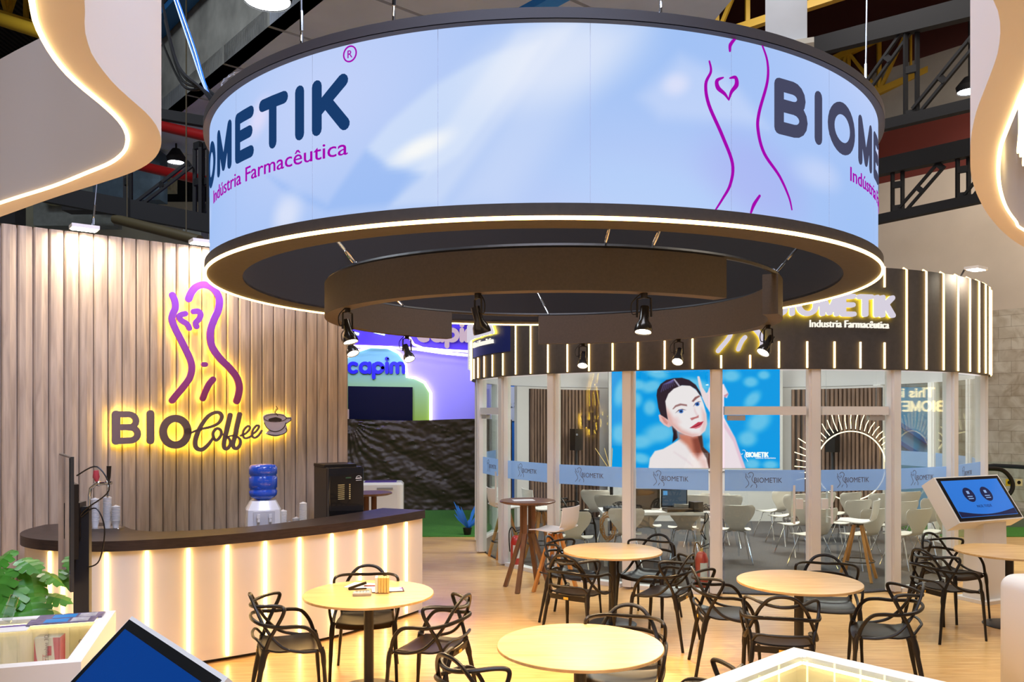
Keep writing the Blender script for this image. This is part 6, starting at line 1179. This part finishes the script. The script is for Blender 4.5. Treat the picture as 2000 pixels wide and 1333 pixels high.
# cables dropping onto the ring
CBL = mat('matt_black_cable', (.01, .01, .01), .9, spec=.1); e = empty('cable_bundle', (-2.1, 6.5, 4.2), 0, 'bundle of black and blue cables dropping onto the left of the screen ring', 'cables')
for i, (a, mid_, matc) in enumerate((((312, -20), (345, 120), CBL), ((318, 10), (350, 135), CBL), ((322, 40), (352, 150), CBL), ((335, -20), (375, 100), mat('blue_cable', (.02, .18, .7), .4)), ((340, -20), (380, 95), mat('blue_cable', (.02, .18, .7), .4)), ((345, -10), (378, 110), CBL), ((308, 60), (356, 165), CBL))):
    t, _ = cyl_hit(416+i, 195, RX, RY, 2.5); end = (RX+2.45*sin(-1.2+i*.01), RY-2.45*cos(-1.2), 4.23); q = MB(); p_a = at_y(*a, 7.6); p_m = at_y(*mid_, 6.9); q.tube(catmull([p_a, p_m, at_y(398+i*2, 178, 6.2), end], 1, 8)[0], .011, 6); kid(q.build('cable', matc, smooth=True), e)
q = MB()
for k in range(8): q.tube([(-2.08+random.uniform(-.02, .02)+.14*cos(i*pi/10), 6.35+.05*sin(i*pi/10)+random.uniform(-.01, .01), 4.62+.16*sin(i*pi/10)) for i in range(20)], .004, 4, closed=True)
kid(q.build('wire_coil', STEEL), e)
# escalator entrance at the right
es = empty('escalator', (10.2, 16, 0), 0, 'escalator end with a black curved handrail and glass side before the marble wall', 'escalator')
hp = [at_y(px, py, 15.8) for px, py in ((2040, 916), (1985, 912), (1940, 910), (1925, 912))]; q = MB(); q.tube(hp, .04, 8); kid(q.build('handrail', BLACK, smooth=True), es)
hp = [at_y(px, py, 15.4) for px, py in ((1925, 916), (1955, 918), (1972, 932), (1978, 950), (1972, 965), (1955, 975), (1935, 978))]; q = MB(); q.tube(catmull(hp, 1, 5)[0], .04, 8); kid(q.build('handrail', BLACK, smooth=True), es)
q = MB(); a, b = Vector(at_y(1925, 918, 15.6)), Vector(at_y(2050, 918, 15.6)); q.box(((a.x+b.x)/2, 15.6, (a.z+.3)/2+.15), (b.x-a.x, .02, a.z-.3)); kid(q.build('glass_side', glassmat('clear_glass')), es)
q = MB(); q.box(((a.x+b.x)/2, 15.7, .16), (b.x-a.x, .5, .3)); kid(q.build('plinth', mat('brushed_steel', (.4, .39, .36), .35, .7)), es)
for px, mm in ((1971, mat('yellow_sticker', (.85, .6, .02), .5)), (1990, mat('yellow_white_sticker', (.8, .72, .4), .5))):
    p = at_y(px, 943, 15.55); q = MB(); q.box(p, (.13, .006, .13)); s_ = kid(q.build('sticker', mm), es); q = MB(); q.lathe([(0, 0), (.035, 0)], 12, (0, 0, 0), cap=False); q.v = [(p[0]+v[0], p[1]-.005, p[2]+v[1]) for v in q.v]; k = q.build('sticker_symbol', BLACK); k.parent = s_
# blue escalator seen through the booth
e = empty('blue_stair', (9.3, 18.6, 0), 0, 'blue stair side with sloping rails seen through the right glass panes', 'staircase'); q = MB(); A3, B3 = Vector(at_y(1735, 757, 18.2)), Vector(at_y(1812, 925, 18.2)); q.box(((A3.x+B3.x)/2, 18.2, (A3.z)/2), (B3.x-A3.x, .1, A3.z)); kid(q.build('side_panel', mat('sky_blue_panel', lin(95, 170, 235), .5)), e)
for (a, b) in (((1740, 818), (1812, 866)), ((1740, 855), (1800, 892))): q = MB(); q.beam(at_y(*a, 18.1), at_y(*b, 18.1), .12, .08); kid(q.build('rail', mat('strong_blue_rail', (.01, .13, .6), .4)), e)
bpy.context.view_layer.update()

# lettered light sign on a neighbouring panel to the right, seen mirrored in the booth glass
e = empty('mirrored_sign_board', (9.95, 9.3, 0), 0, 'white board with glowing letters right of the view, mirrored in the booth glass', 'sign')
m = MB(); m.box((9.98, 9.3, 1.6), (.06, 1.3, 3.2)); kid(m.build('board', mat('beige_board', (.5, .47, .4), .6)), e)
sm = lambda a, b, d: Vector((9.95-d, 9.3+.36-a, 2.3+b))
kid(text_mb('This is', .24, lambda a, b, d: sm(a+.04, b+.12, d), .001, .02, width=.62, bold=.006).build('lettering', emit('sign_neon', (1, .75, .3), 8)), e)
m = MB(); word(m, 'BIOMETIK', -.1, -.12, .16, .035, .045, sm, .001, .02, sx=.85); kid(m.build('lettering', emit('sign_neon', (1, .75, .3), 8)), e)
bpy.context.view_layer.update()
